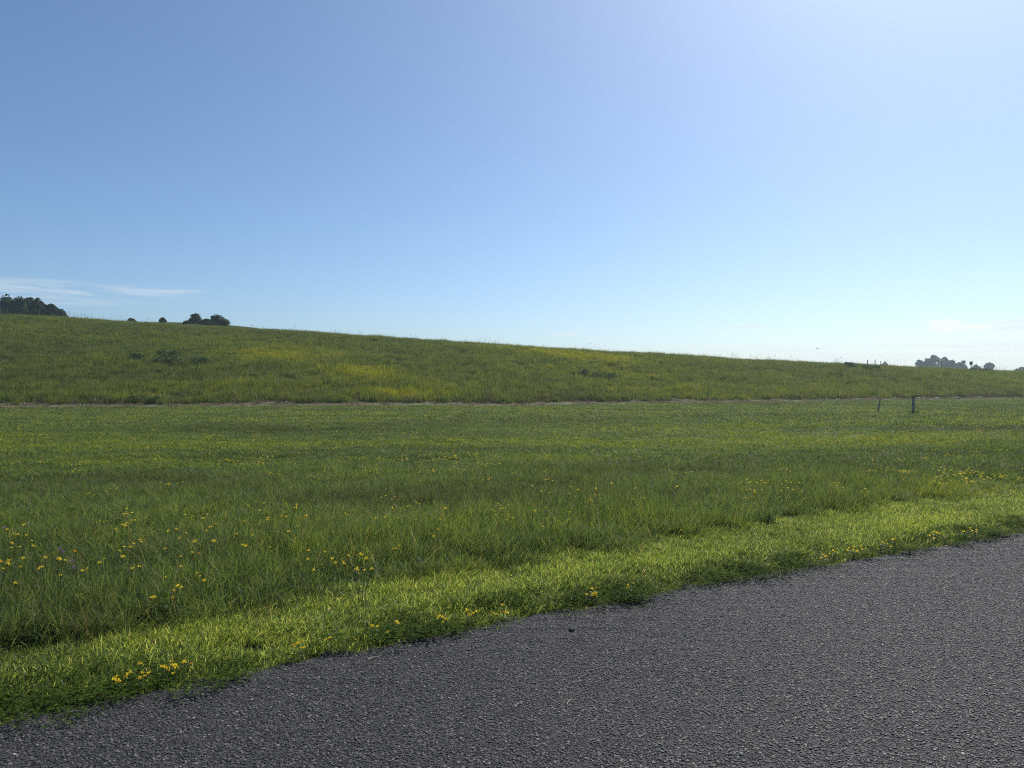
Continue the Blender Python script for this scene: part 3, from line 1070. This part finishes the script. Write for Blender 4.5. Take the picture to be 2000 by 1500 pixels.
left_trees = [(-118, 587.0, 128, 64), (-66, 579.0, 132, 68), (-20, 581.0, 126, 56), (14, 582.0, 133, 50), (36, 584.0, 124, 44), (56, 582.0, 130, 44), (72, 587.0, 124, 38),
              (86, 592.0, 131, 38), (100, 597.0, 125, 36), (110, 602.0, 129, 30), (121, 607.5, 126, 24)]
left_words = ['outside', 'outside', 'cut by the left edge of the photo', 'second in from the left edge', 'just left of the tallest one',
              'tallest tree of the left clump', 'just right of the tallest one', 'in the middle of the falling side', 'third from the right end of the clump',
              'next to the small one at the end', 'smallest, at the right end of the clump']
for k, (px, top, dep, w) in enumerate(left_trees):
    lab = 'dark green broadleaf tree on the hilltop, ' + left_words[k]
    if k < 2:
        continue
    place_tree('broadleaf_tree', px, top, dep, w, lab, 'dark trees on the hilltop at the left', 40 + k, M_CROWN, leaf=0.21, count=3600, low=0.02, shape='dome')

right_trees = [(1797, 704, 250, 26, 'round', 'low bluish tree at the left end of the hazy clump', 0.05), (1826, 692.5, 258, 33, 'round', 'tallest bluish tree of the hazy clump, with rounded top', 0.1),
               (1812, 701, 246, 26, 'dome', 'bluish tree just left of the tallest in the hazy clump', 0.05), (1845, 697.5, 262, 26, 'round', 'second tallest bluish tree of the hazy clump', 0.1),
               (1858, 704, 247, 30, 'dome', 'bluish tree in the middle of the low side of the hazy clump', 0.05), (1880, 702.5, 256, 24, 'open', 'thin bluish tree with flat open branches near the box on a pole', 0.2),
               (1876, 709, 244, 34, 'dome', 'low bluish tree under the thin open one', 0.05), (1906, 713.5, 250, 22, 'dome', 'low hazy tree just right of the box on a pole', 0.05),
               (1930, 709.5, 246, 25, 'round', 'round hazy tree at the right end of the row', 0.05), (1728, 708.5, 300, 18, 'dome', 'tiny far tree top beside three thin poles', 0.05),
               (1996, 717.5, 240, 26, 'dome', 'hazy tree cut by the right edge of the photo', 0.05)]
for k, (px, top, dep, w, shp, lab, low) in enumerate(right_trees):
    dep *= 1.2
    place_tree('far_tree', px, top, dep, w, lab, 'hazy trees beyond the slope at the right', 80 + k, M_CROWN_FAR, hmin=3.0, leaf=0.5, count=1300 if shp != 'open' else 420, low=low, shape=shp)

bushes = [(383, 619.5, 112, 34, 'left one of the two dark round bushes on the far rise'), (427, 620, 113, 38, 'right one of the two dark round bushes on the far rise'),
          (406, 628.5, 109, 24, 'low dark bush between the two round ones'), (318, 624.5, 112, 14, 'small lone dark bush left of the round pair'),
          (257, 623.5, 118, 22, 'flat dark bush almost hidden behind the tall grass of the crest'), (366, 633.0, 108, 16, 'very low dark bush at the foot of the left round one')]
for k, (px, top, dep, w, lab) in enumerate(bushes):
    place_tree('round_bush', px, top, dep, w, lab, 'dark bushes on the far rise', 120 + k, M_CROWN, hmin=(1.45, 1.45, 0.85, 0.7, 0.7, 0.4)[k], leaf=0.15, count=1700, low=0.0, shape='dome', cat='bush')


def weed_clump(px, py, w, h, label, seed):
    x, y, z = ray_hit(px, py)
    root = tag(empty('weed_clump', (x, y, z)), label, 'weeds', 'dark weed clumps on the slope')
    g = random.Random(seed)
    bl = [(g.uniform(-w, w) * 0.5, g.uniform(-0.4, 0.4), h * 0.4, w * g.uniform(0.15, 0.3), 0.4, h * g.uniform(0.4, 0.7)) for k in range(7)]
    tag(link(bpy.data.objects.new('leaves', crown_mesh('leaves', bl, 0.08, 480, M_WEED, seed)), root), kind='stuff')
    bm = bmesh.new()
    for b in bl:
        limb(bm, (b[0] * 0.8, b[1], -0.1), (b[0], b[1], b[2]), 0.02, 0.008, 5)
    tag(bm_obj('stems', bm, M_BARK, root), kind='stuff')


for k, (px, py, w, h, lab) in enumerate([
        (330, 703, 1.6, 0.75, 'topmost clump of dark weeds in the dark patch on the left slope'),
        (318, 716, 2.0, 0.7, 'dark weeds at the left end of the dark patch on the left slope'),
        (372, 716, 2.2, 0.7, 'dark weeds at the right end of the dark patch on the left slope'),
        (268, 706, 0.9, 0.6, 'small dark clump of weeds left of the dark patch on the slope'),
        (1150, 737, 1.4, 0.55, 'left of two dark weed clumps halfway up the middle slope'),
        (1178, 742, 1.6, 0.6, 'right of two dark weed clumps halfway up the middle slope'),
        (1625, 738, 1.2, 0.5, 'small dark weed clump on the right slope nearest the track'),
        (1658, 719, 1.0, 0.55, 'dark weeds just under the crest on the right slope'),
        (1700, 724, 1.6, 0.5, 'wide flat dark weeds just under the three thin poles'),
        (757, 657, 0.8, 0.9, 'tall leafy weed standing on the crest in the middle'),
        (1908, 727, 2.4, 0.4, 'flat dark weeds on the slope below the box on a pole'),
        (280, 787, 1.8, 0.45, 'dark weeds at the left foot of the slope behind the cut strip')]):
    weed_clump(px, py, w, h, lab, 300 + k)


# ------------------------------------------------------------------ stakes, poles, the box on a pole, the bird
def box_bm(bm, cx, cy, cz, sx, sy, sz, top_in=0.0, bev=0.0):
    m = bmesh.ops.create_cube(bm, size=1.0, matrix=Matrix.Translation((cx, cy, cz)) @ Matrix.Diagonal((sx, sy, sz, 1)))
    if top_in:
        for v in m['verts']:
            if v.co.z > cz:
                v.co.x = cx + (v.co.x - cx) * (1 - top_in)
                v.co.y = cy + (v.co.y - cy) * (1 - top_in)
    return m


# thick upright post in the field
x, y, z = ray_hit(1784, 809)
H = 33.0 * y / F
root = tag(empty('wooden_post', (x, y, z), 0.35), 'thick upright grey wooden post standing in the right of the field', 'post')
bm = bmesh.new()
box_bm(bm, 0, 0, H / 2 - 0.1, 0.088, 0.075, H + 0.2, 0.05)
bmesh.ops.bevel(bm, geom=[e for e in bm.edges], offset=0.008, segments=1, affect='EDGES')
bm_obj('shaft', bm, M_WOOD, root)
bm = bmesh.new()
box_bm(bm, 0, 0, H + 0.012, 0.093, 0.08, 0.022, 0.1)
bm_obj('cap', bm, M_WOOD_DARK, root)
post_xyz = (x, y, z)
# thin leaning stake
x, y, z = ray_hit(1714.5, 808)
H = 28.5 * y / F
st = tag(empty('wooden_stake', (x, y, z), 0.2), 'thin wooden stake leaning to the right in the field', 'stake')
st.rotation_euler = (0.03, 0.17, 0.2)
bm = bmesh.new()
box_bm(bm, 0, 0, H / 2 - 0.1, 0.05, 0.03, H + 0.2, 0.0)
bmesh.ops.bevel(bm, geom=[e for e in bm.edges], offset=0.004, segments=1, affect='EDGES')
bm_obj('shaft', bm, M_WOOD, st)
bm = bmesh.new()
box_bm(bm, 0, 0, H + 0.006, 0.046, 0.027, 0.012, 0.2)
bm_obj('end_grain', bm, M_WOOD_DARK, st)
# grass left standing round the foot of the post
tf = bpy.data.objects.new('grass_clump', tuft_mesh('grass_clump', [blades(160, 0.28, 0.12, 0.32, 0.01, 0.1, 0.6, 3, 901, brange=(0, 0.5))], M_BROAD))
tf.location = post_xyz
link(tf)
tag(tf, 'dark uncut grass round the foot of the thick post', 'grass clump')

# poles on the skyline
for px, top, r, lab in ((1694.5, 702.5, 0.045, 'leftmost of the three thin poles on the crest'), (1709, 702.5, 0.045, 'middle one of the three thin poles on the crest'),
                        (1720, 705.0, 0.035, 'rightmost and shortest of the three thin poles on the crest'), (1947, 715.5, 0.02, 'very thin pole right of the round hazy tree'),
                        (1839, 705, 0.018, 'thin pole in front of the hazy clump of trees')):
    dep = float(crest_y(60.0)) + 1.5
    x = dep * (px - 1000) / F
    dep = float(crest_y(x)) + 0.5
    x = dep * (px - 1000) / F
    z = float(height(x, dep))
    H = EYE + dep * (HOR - top) / F - z
    bm = bmesh.new()
    limb(bm, (0, 0, -0.3), (0, 0, H), r, r * 0.85, 8)
    o = bm_obj('thin_pole', bm, M_WOOD_DARK)
    o.location = (x, dep, z)
    tag(o, lab, 'pole', 'thin poles on the crest')

# nest box on a pole
px, dep = 1896.5, 92.0
x = dep * (px - 1000) / F
dep = float(crest_y(x)) - 0.5
x = dep * (px - 1000) / F
z = float(height(x, dep))
k_ = dep / F
ztop = EYE + dep * (HOR - 706.0) / F - z
hb = 6.2 * k_
root = tag(empty('nest_box', (x, dep, z), 0.25), 'dark wooden nest box on a pole at the crest beside the hazy trees', 'nest box')
bm = bmesh.new()
limb(bm, (0, 0, -0.3), (0, 0, ztop - hb + 0.02), 0.05, 0.045, 8)
bm_obj('pole', bm, M_WOOD_DARK, root)
bm = bmesh.new()
box_bm(bm, 0, 0, ztop - hb / 2 - 0.03, 4.0 * k_, 0.2, hb - 0.06)
bx = bm_obj('box', bm, M_WOOD_DARK, root)
bm = bmesh.new()
box_bm(bm, 0, -0.02, ztop - 0.012, 4.6 * k_, 0.28, 0.035)
bm_obj('roof', bm, M_WOOD_DARK, root)
bm = bmesh.new()
bmesh.ops.create_cone(bm, cap_ends=True, segments=12, radius1=0.022, radius2=0.022, depth=0.01,
                      matrix=Matrix.Translation((0, -0.104, ztop - hb * 0.4)) @ Matrix.Rotation(R(90), 4, 'X'))
bm_obj('entrance_hole', bm, M_PEBBLE_DARK, bx)

# bird in the air over the right end of the slope
dep = 120.0
bm = bmesh.new()
prof = [(-0.22, 0.012), (-0.15, 0.03), (-0.05, 0.055), (0.06, 0.06), (0.14, 0.04), (0.19, 0.034), (0.23, 0.012)]
rings = []
for yy, r in prof:
    rings.append([bm.verts.new((math.cos(a) * r, yy, math.sin(a) * r)) for a in [2 * math.pi * i / 8 for i in range(8)]])
for a, b in zip(rings, rings[1:]):
    for i in range(8):
        bm.faces.new((a[i], a[(i + 1) % 8], b[(i + 1) % 8], b[i]))
bm.faces.new(rings[0])
bm.faces.new(rings[-1][::-1])
bird = bm_obj('bird', bm, M_BIRD, None, True)
bird.location = (dep * (1596 - 1000) / F, dep, EYE + dep * (HOR - 680.3) / F)
bird.rotation_euler = (0, 0, R(80))
bird.scale = (0.78, 0.78, 0.78)
tag(bird, 'tiny dark bird flying low over the right end of the slope', 'bird')
for s in (-1, 1):
    bm = bmesh.new()
    top = [bm.verts.new(c) for c in ((0.03 * s, 0.09, 0.03), (0.22 * s, 0.12, 0.10), (0.42 * s, 0.02, 0.06), (0.20 * s, -0.04, 0.09), (0.03 * s, -0.06, 0.03))]
    bm.faces.new(top)
    r_ = bmesh.ops.extrude_face_region(bm, geom=bm.faces[:])
    for v in [g for g in r_['geom'] if isinstance(g, bmesh.types.BMVert)]:
        v.co.z -= 0.012
    bm_obj('wing', bm, M_BIRD, bird)
bm = bmesh.new()
t_ = [bm.verts.new(c) for c in ((-0.02, -0.2, 0), (0.02, -0.2, 0), (0.05, -0.34, 0), (-0.05, -0.34, 0))]
bm.faces.new(t_)
r_ = bmesh.ops.extrude_face_region(bm, geom=bm.faces[:])
for v in [g for g in r_['geom'] if isinstance(g, bmesh.types.BMVert)]:
    v.co.z -= 0.01
bm_obj('tail', bm, M_BIRD, bird)


# pale stones along the track on the right
def stone_mesh(name, seed, mat, flat=0.6):
    bm = bmesh.new()
    bmesh.ops.create_icosphere(bm, subdivisions=2, radius=1.0)
    g = random.Random(seed)
    off = g.uniform(0, 50)
    for v in bm.verts:
        n = float(vnoise(v.co.x * 1.4 + off, v.co.y * 1.4 + v.co.z * 1.9 + off, seed))
        v.co *= 0.7 + 0.6 * n
        v.co.z *= flat
    me = bpy.data.meshes.new(name)
    bm.to_mesh(me)
    bm.free()
    me.materials.append(mat)
    return me


stone_w = ['third from the left', 'fourth from the left', 'fifth from the left', 'left one of the middle pair', 'right one of the middle pair', 'left one of the right pair', 'right one of the right pair', 'second from the right end', 'rightmost', 'second from the left', 'leftmost']
stone_m = [stone_mesh('pale_stone', 5 + k, M_STONE, 0.5) for k in range(4)]
for k, (px, s) in enumerate(((1793, 0.3), (1799, 0.22), (1807, 0.2), (1826, 0.22), (1829, 0.26), (1866, 0.3), (1871, 0.2), (1911, 0.28), (1916, 0.24), (1676, 0.16), (1640, 0.18))):
    xx, yy = 0, 55.0
    for _ in range(4):
        xx = yy * (px - 1000) / F
        yy = float(base_y(xx)) + random.uniform(-0.1, 0.25)
    o = bpy.data.objects.new('pale_stone', stone_m[k % 4])
    o.location = (xx, yy, float(height(xx, yy)) + s * 0.25)
    s *= 0.75
    o.scale = (s, s * 0.8, s * 0.8)
    o.rotation_euler = (0, 0, random.uniform(0, 6))
    link(o)
    tag(o, 'pale stone, %s in the dry strip below the slope' % stone_w[k], 'stone', 'pale stones at the foot of the slope')


# ------------------------------------------------------------------ flowers
def petal_head(name, mat, seed, r=0.011, n=4):
    """a head of small pea-like flowers"""
    bm = bmesh.new()
    g = random.Random(seed)
    for k in range(n):
        a = 2 * math.pi * k / n + g.uniform(-0.4, 0.4)
        d = Vector((math.cos(a), math.sin(a), 0))
        c = d * r * 0.7 + Vector((0, 0, g.uniform(-0.1, 0.5) * r))
        side = Vector((-d.y, d.x, 0))
        up = Vector((0, 0, 1))
        p = [bm.verts.new(c + q) for q in (-side * r * 0.35, d * r * 0.9 - side * r * 0.5 + up * r * 0.1, d * r * 1.2 + up * r * 0.15, d * r * 0.9 + side * r * 0.5 + up * r * 0.1, side * r * 0.35,
                                           up * r * 0.9 + d * r * 0.2 + side * r * 0.55, up * r * 1.25 + d * r * 0.3, up * r * 0.9 + d * r * 0.2 - side * r * 0.55)]
        bm.faces.new((p[0], p[1], p[2], p[3], p[4]))
        bm.faces.new((p[4], p[5], p[6], p[7], p[0]))
    me = bpy.data.meshes.new(name)
    bm.to_mesh(me)
    bm.free()
    me.materials.append(mat)
    return me


def stem_mesh(name, h, seed):
    """upright stem with a few small leaflets"""
    bm = bmesh.new()
    g = random.Random(seed)
    lx, ly = g.uniform(-0.2, 0.2) * h, g.uniform(-0.2, 0.2) * h
    limb(bm, (0, 0, -0.02), (lx * 0.4, ly * 0.4, h * 0.55), 0.0016, 0.0013, 4)
    limb(bm, (lx * 0.4, ly * 0.4, h * 0.55), (lx, ly, h), 0.0013, 0.001, 4)
    for k in range(6):
        t = g.uniform(0.1, 0.8)
        a = g.uniform(0, 6.28)
        c = Vector((lx * t * 0.7, ly * t * 0.7, h * t))
        d = Vector((math.cos(a), math.sin(a), 0.3)) * 0.018
        s = Vector((-math.sin(a), math.cos(a), 0)) * 0.006
        bm.faces.new([bm.verts.new(q) for q in (c, c + d * 0.5 + s, c + d, c + d * 0.5 - s)])
    me = bpy.data.meshes.new(name)
    bm.to_mesh(me)
    bm.free()
    me.materials.append(M_STEM)
    return me, (lx, ly, h)


heads = [petal_head('flower_head', M_PETAL, 20 + k, 0.0063 + 0.0008 * k, 4 + k % 3) for k in range(4)] + [petal_head('flower_head', M_PETAL_ORANGE, 30, 0.0066, 5)]
stems = [stem_mesh('yellow_flower', 1.0 * h, 50 + k) for k, h in enumerate((0.06, 0.09, 0.17, 0.22, 0.27))]


def flower(x, y, kind, label, group, orange=False, scale=1.0):
    me, tip = stems[kind]
    o = bpy.data.objects.new('yellow_flower', me)
    o.location = (x, y, max(float(height(x, y)), 0.012))
    o.rotation_euler = (random.uniform(-0.1, 0.1), random.uniform(-0.1, 0.1), random.uniform(0, 6.28))
    o.scale = (scale,) * 3
    link(o)
    tag(o, label, 'flower', group)
    h = bpy.data.objects.new('flower_head', heads[4] if orange else heads[random.randrange(4)])
    h.location = tip
    h.rotation_euler = (random.uniform(-0.5, 0.5), random.uniform(-0.5, 0.5), 0)
    h.parent = o
    COL.objects.link(h)


# along the asphalt edge, cluster by cluster
edge_clusters = [(300, 1335, 13, 60, 22, 'in the leftmost cluster on the asphalt edge'), (205, 1358, 6, 25, 10, 'low by the asphalt near the lower left corner'),
                 (345, 1320, 7, 30, 12, 'in the dense upper part of that edge cluster'), (578, 1286, 5, 18, 8, 'in the small edge cluster left of the middle'),
                 (630, 1285, 3, 15, 6, 'in the sparse trio by the asphalt'), (735, 1260, 4, 18, 10, 'left of the middle edge cluster'),
                 (865, 1228, 6, 20, 12, 'at the left end of the middle edge cluster'), (920, 1228, 7, 28, 10, 'in the middle cluster on the asphalt edge'),
                 (985, 1222, 5, 18, 10, 'at the right end of the middle edge cluster'), (1165, 1180, 9, 20, 10, 'in the bright cluster right of the middle edge'),
                 (1255, 1178, 3, 12, 6, 'lying low just right of the bright cluster'), (1640, 1097, 9, 24, 8, 'in the right hand cluster on the asphalt edge'),
                 (1690, 1094, 8, 18, 6, 'beside the right hand cluster on the asphalt edge'), (1760, 1080, 8, 26, 8, 'on the asphalt edge in the right distance'),
                 (1845, 1060, 9, 26, 6, 'on the asphalt edge near the right side'), (1910, 1050, 8, 18, 5, 'at the far right end of the asphalt edge')]
def in_row(k, n):
    words = ['first', 'second', 'third', 'fourth', 'fifth', 'sixth', 'seventh', 'eighth', 'ninth', 'tenth', 'eleventh', 'twelfth', 'thirteenth']
    if n == 1:
        return ''
    return 'leftmost' if k == 0 else 'rightmost' if k == n - 1 else words[k] + ' from the left'


for px, py, n, sx, sy, where in edge_clusters:
    spots = []
    for k in range(n):
        xx, yy = flat_hit(random.gauss(px, sx * 0.5), random.gauss(py, sy * 0.5), 0.06)
        dd = float(edge_dist(xx, yy))
        if dd < -0.02:
            yy += -dd + random.uniform(0, 0.08)
        spots.append((xx, yy))
    spots.sort(key=lambda p: p[0] / p[1])
    for k, (xx, yy) in enumerate(spots):
        og = random.random() < 0.08
        flower(xx, yy, random.choice((0, 1, 1)), '%s flower, %s %s' % ('orange' if og else 'yellow', in_row(k, n), where), 'yellow flowers along the asphalt edge', og, random.uniform(0.85, 1.25))
# in the tall grass
meadow_clusters = [(30, 1080, 8, 20, 9, 'in the upper clump at the left edge'), (20, 1160, 10, 22, 9, 'in the lower clump at the left edge'),
                   (180, 1135, 9, 30, 12, 'between the left clumps and mown grass'), (95, 1150, 4, 30, 14, 'in the tall grass at the far left'),
                   (275, 1075, 9, 26, 12, 'in the tall grass left of the middle'), (335, 1120, 4, 12, 6, 'above the lower left mown strip'),
                   (370, 1160, 5, 20, 8, 'at the foot of the tall grass, lower left'), (310, 1180, 5, 12, 8, 'close to the mown strip in the lower left'),
                   (380, 1080, 9, 20, 10, 'in the tall grass left of the scattered group'), (520, 1050, 11, 35, 14, 'in the scattered group above the left verge'),
                   (460, 1090, 5, 40, 10, 'in the tall grass below the scattered group'), (570, 1045, 6, 20, 6, 'at the right end of the scattered group'),
                   (645, 1115, 5, 14, 7, 'near the mown strip left of the middle'), (680, 1122, 5, 10, 4, 'just above the mown strip left of the middle'),
                   (715, 1150, 4, 12, 5, 'in the shade above the mown strip'), (790, 1045, 8, 30, 9, 'in tall grass just left of the centre'),
                   (880, 1045, 3, 14, 8, 'in tall grass near the centre'), (1050, 1035, 4, 20, 8, 'of the few in tall grass at the centre'),
                   (1120, 1000, 8, 40, 12, 'in the tall grass right of the centre'), (1230, 990, 7, 40, 10, 'in tall grass well right of the centre')]
for px, py, n, sx, sy, where in meadow_clusters:
    spots = [flat_hit(random.gauss(px, sx * 1.5), random.gauss(py, sy * 1.4), 0.2) for k in range(n)]
    spots.sort(key=lambda p: p[0] / p[1])
    for k, (xx, yy) in enumerate(spots):
        og = random.random() < 0.08
        flower(xx, yy, random.choice((2, 3, 3, 4)), '%s flower, %s %s' % ('orange' if og else 'yellow', in_row(k, n), where), 'yellow flowers in the tall grass', og, random.uniform(0.95, 1.3))

# the rest of the yellow flowers: too many and too small to pick apart
bl_p = []
for k in range(4):
    bm = bmesh.new()
    g = random.Random(900 + k)
    for q in range(4):
        a, rr = g.uniform(0, 6.28), g.uniform(0, 0.12)
        c = Vector((rr * math.cos(a), rr * math.sin(a), g.uniform(0.13, 0.22)))
        for w in range(5):
            b_ = w * 1.257
            d = Vector((math.cos(b_), math.sin(b_), 0.7)) * 0.0115
            s = Vector((-math.sin(b_), math.cos(b_), 0)) * 0.0065
            bm.faces.new([bm.verts.new(c + v_) for v_ in (Vector((0, 0, 0)), d * 0.6 + s, d, d * 0.6 - s)])
    me = bpy.data.meshes.new('blossom_cluster')
    bm.to_mesh(me)
    bm.free()
    me.materials.append(M_PETAL)
    bl_p.append(me)


def blossom_test(x, y):
    px_ = 1000 + F * x / y
    py_ = HOR + F * (EYE - 0.18) / y
    patch = np.exp(-((px_ - 1560) / 110) ** 2 - ((py_ - 966) / 16) ** 2) + 1.1 * np.exp(-((px_ - 1930) / 90) ** 2 - ((py_ - 955) / 16) ** 2) \
        + 0.8 * np.exp(-((px_ - 1820) / 120) ** 2 - ((py_ - 940) / 10) ** 2) + 0.6 * np.exp(-((px_ - 1690) / 60) ** 2 - ((py_ - 1003) / 8) ** 2)
    wild = 0.10 * sstep(fbm(x / 3, y / 2, 95, 3), 0.40, 0.65) + 0.02
    return in_field(x, y) & (rng.random(len(x)) < wild + patch * 1.0)


x, y = field_points(16, 4.5, 40, blossom_test)
scatter('yellow_blossoms', np.stack([x, y, height(x, y)], -1), rots(len(x)), scl3(len(x), 0.8, 1.3), rng.random(len(x)), bl_p, 'yellow blossoms sprinkled through the meadow')

# pink clover heads at the left
for k, (px, py, where) in enumerate(((4, 1056, 'at the left edge of the photo above the yellow clump'), (110, 1097, 'left of the two close pink heads in the tall grass'),
                                     (116, 1102, 'right of the two close pink heads in the tall grass'), (137, 1128, 'lowest pink head beside the yellow flowers'),
                                     (134, 1117, 'pink head just above the lowest one'))):
    xx, yy = flat_hit(px, py, 0.26)
    me, tip = stems[4]
    o = link(bpy.data.objects.new('clover_flower', me))
    o.location = (xx, yy, float(height(xx, yy)))
    tag(o, 'dusty pink clover flower ' + where, 'flower', 'pink clover flowers in the tall grass')
    bm = bmesh.new()
    g = random.Random(k)
    for q in range(40):
        d = Vector((g.gauss(0, 1), g.gauss(0, 1), g.gauss(0.3, 1))).normalized()
        s = d.orthogonal().normalized() * 0.003
        c = d * 0.006
        bm.faces.new([bm.verts.new(v_) for v_ in (c - s, c + d * 0.008, c + s)])
    h = bm_obj('flower_head', bm, M_PINK, o)
    h.location = tip


# ------------------------------------------------------------------ clumps of broad grass that stand out
for k, (px, py, n, h, wd, lab) in enumerate((
        (985, 1105, 60, 0.34, 0.008, 'tall tuft of broad grass on the verge edge near the centre'),
        (1060, 1095, 70, 0.36, 0.007, 'big upright grass tuft right of the centre at the edge of the mown strip'),
        (818, 1118, 26, 0.36, 0.008, 'tuft with pale bent blades left of the centre'),
        (300, 1155, 34, 0.34, 0.008, 'yellowish tuft of upright blades in the left meadow'),
        (395, 1170, 46, 0.36, 0.008, 'broad tuft of grass just above the left mown strip'),
        (450, 1180, 26, 0.28, 0.009, 'tuft with white shining blades above the left mown strip'),
        (1165, 1075, 40, 0.34, 0.008, 'tuft of shining blades right of the big upright tuft'),
        (1500, 1035, 60, 0.36, 0.009, 'dark tuft with glinting blades in front of the right flower patch'),
        (1680, 1000, 44, 0.34, 0.009, 'leafy tuft of grass beyond the right end of the verge'),
        (505, 1208, 24, 0.13, 0.009, 'bright short tuft standing in the left mown strip'),
        (585, 1215, 26, 0.12, 0.008, 'bright short tuft in the mown strip right of the other short one'))):
    xx, yy = flat_hit(px, py, 0.0)
    me = tuft_mesh('grass_tuft', [blades(n, 0.10, h * 0.6, h, wd, 0.15, 0.8, 5, 950 + k, bias=(0.12, -0.1), curl=0.45)], M_BROAD)
    o = link(bpy.data.objects.new('grass_tuft', me))
    o.location = (xx, yy, float(height(xx, yy)))
    tag(o, lab, 'grass tuft', 'broad grass tufts at the edge of the meadow')


# ------------------------------------------------------------------ litter on the asphalt
for k, (px, py, ln_, ang, lab) in enumerate(((730, 1287, 0.075, 40, 'short straw lying on the asphalt near the grass left of the middle'), (1165, 1264, 0.11, 12, 'long straight straw on the asphalt near the middle'),
                                             (1113, 1374, 0.06, 62, 'short straw standing out on the open asphalt in the middle'), (1012, 1380, 0.05, 58, 'faint straw on the asphalt left of the middle one'),
                                             (1145, 1205, 0.05, -20, 'straw close to the asphalt edge beside the bright yellow cluster'), (135, 1395, 0.09, 25, 'straw at the grass edge in the lower left corner'),
                                             (1350, 1350, 0.03, 30, 'tiny straw on the right half of the asphalt'), (880, 1440, 0.04, 10, 'tiny straw near the bottom edge of the photo'))):
    xx, yy = flat_hit(px, py, 0.03)
    bm = bmesh.new()
    pts = [Vector(((t - 0.5) * ln_, math.sin(t * 3.0) * ln_ * 0.08, 0.0015 + 0.004 * math.sin(t * 3.1))) for t in (0, 0.25, 0.5, 0.75, 1)]
    for a, b in zip(pts, pts[1:]):
        limb(bm, a, b, 0.002, 0.0016, 5)
    o = bm_obj('straw', bm, M_STRAW)
    o.location = (xx, yy, float(road_z(xx, yy)) + 0.0075)
    o.rotation_euler = (0, 0, R(ang))
    tag(o, lab, 'straw', 'straws on the asphalt')
for k, (px, py, s, mat, lab) in enumerate(((1449, 1475, 0.009, M_STONE, 'pale pebble on the asphalt near the bottom edge of the photo'), (1117, 1231, 0.02, M_PEBBLE_DARK, 'dark flat clod on the asphalt near the grass'),
                                           (1178, 1262, 0.006, M_STONE, 'tiny white pebble at the end of the long straw'), (1442, 1349, 0.005, M_STONE, 'tiny pale pebble on the right half of the asphalt'),
                                           (1922, 1268, 0.008, M_STONE, 'small pale pebble on the far right of the asphalt'), (1747, 1266, 0.006, M_STONE, 'tiny pale pebble right of the centre of the asphalt'))):
    xx, yy = flat_hit(px, py, 0.03)
    o = link(bpy.data.objects.new('pebble', stone_mesh('pebble', 60 + k, mat, 0.6)))
    o.location = (xx, yy, float(road_z(xx, yy)) + 0.003 + s * 0.3)
    o.scale = (s, s, s)
    tag(o, lab, 'pebble', 'pebbles on the asphalt')

# ------------------------------------------------------------------ the air
bm = bmesh.new()
bmesh.ops.create_cube(bm, size=1.0, matrix=Matrix.Translation((0, 0, 8.25)) @ Matrix.Diagonal((2000, 2000, 20.5, 1)))
me = bpy.data.meshes.new('haze')
bm.to_mesh(me)
bm.free()
hm, nt, out = new_mat('haze_air')
pv = N(nt, 'ShaderNodeVolumePrincipled')
pv.inputs['Color'].default_value = (0.8, 0.92, 1.0, 1)
pv.inputs['Density'].default_value = 0.00058
pv.inputs['Anisotropy'].default_value = 0.6  # strong forward scatter also imitates the lens veil towards the sun
nt.links.new(pv.outputs[0], out.inputs['Volume'])
me.materials.append(hm)
hz = link(bpy.data.objects.new('haze', me))
tag(hz, kind='stuff')
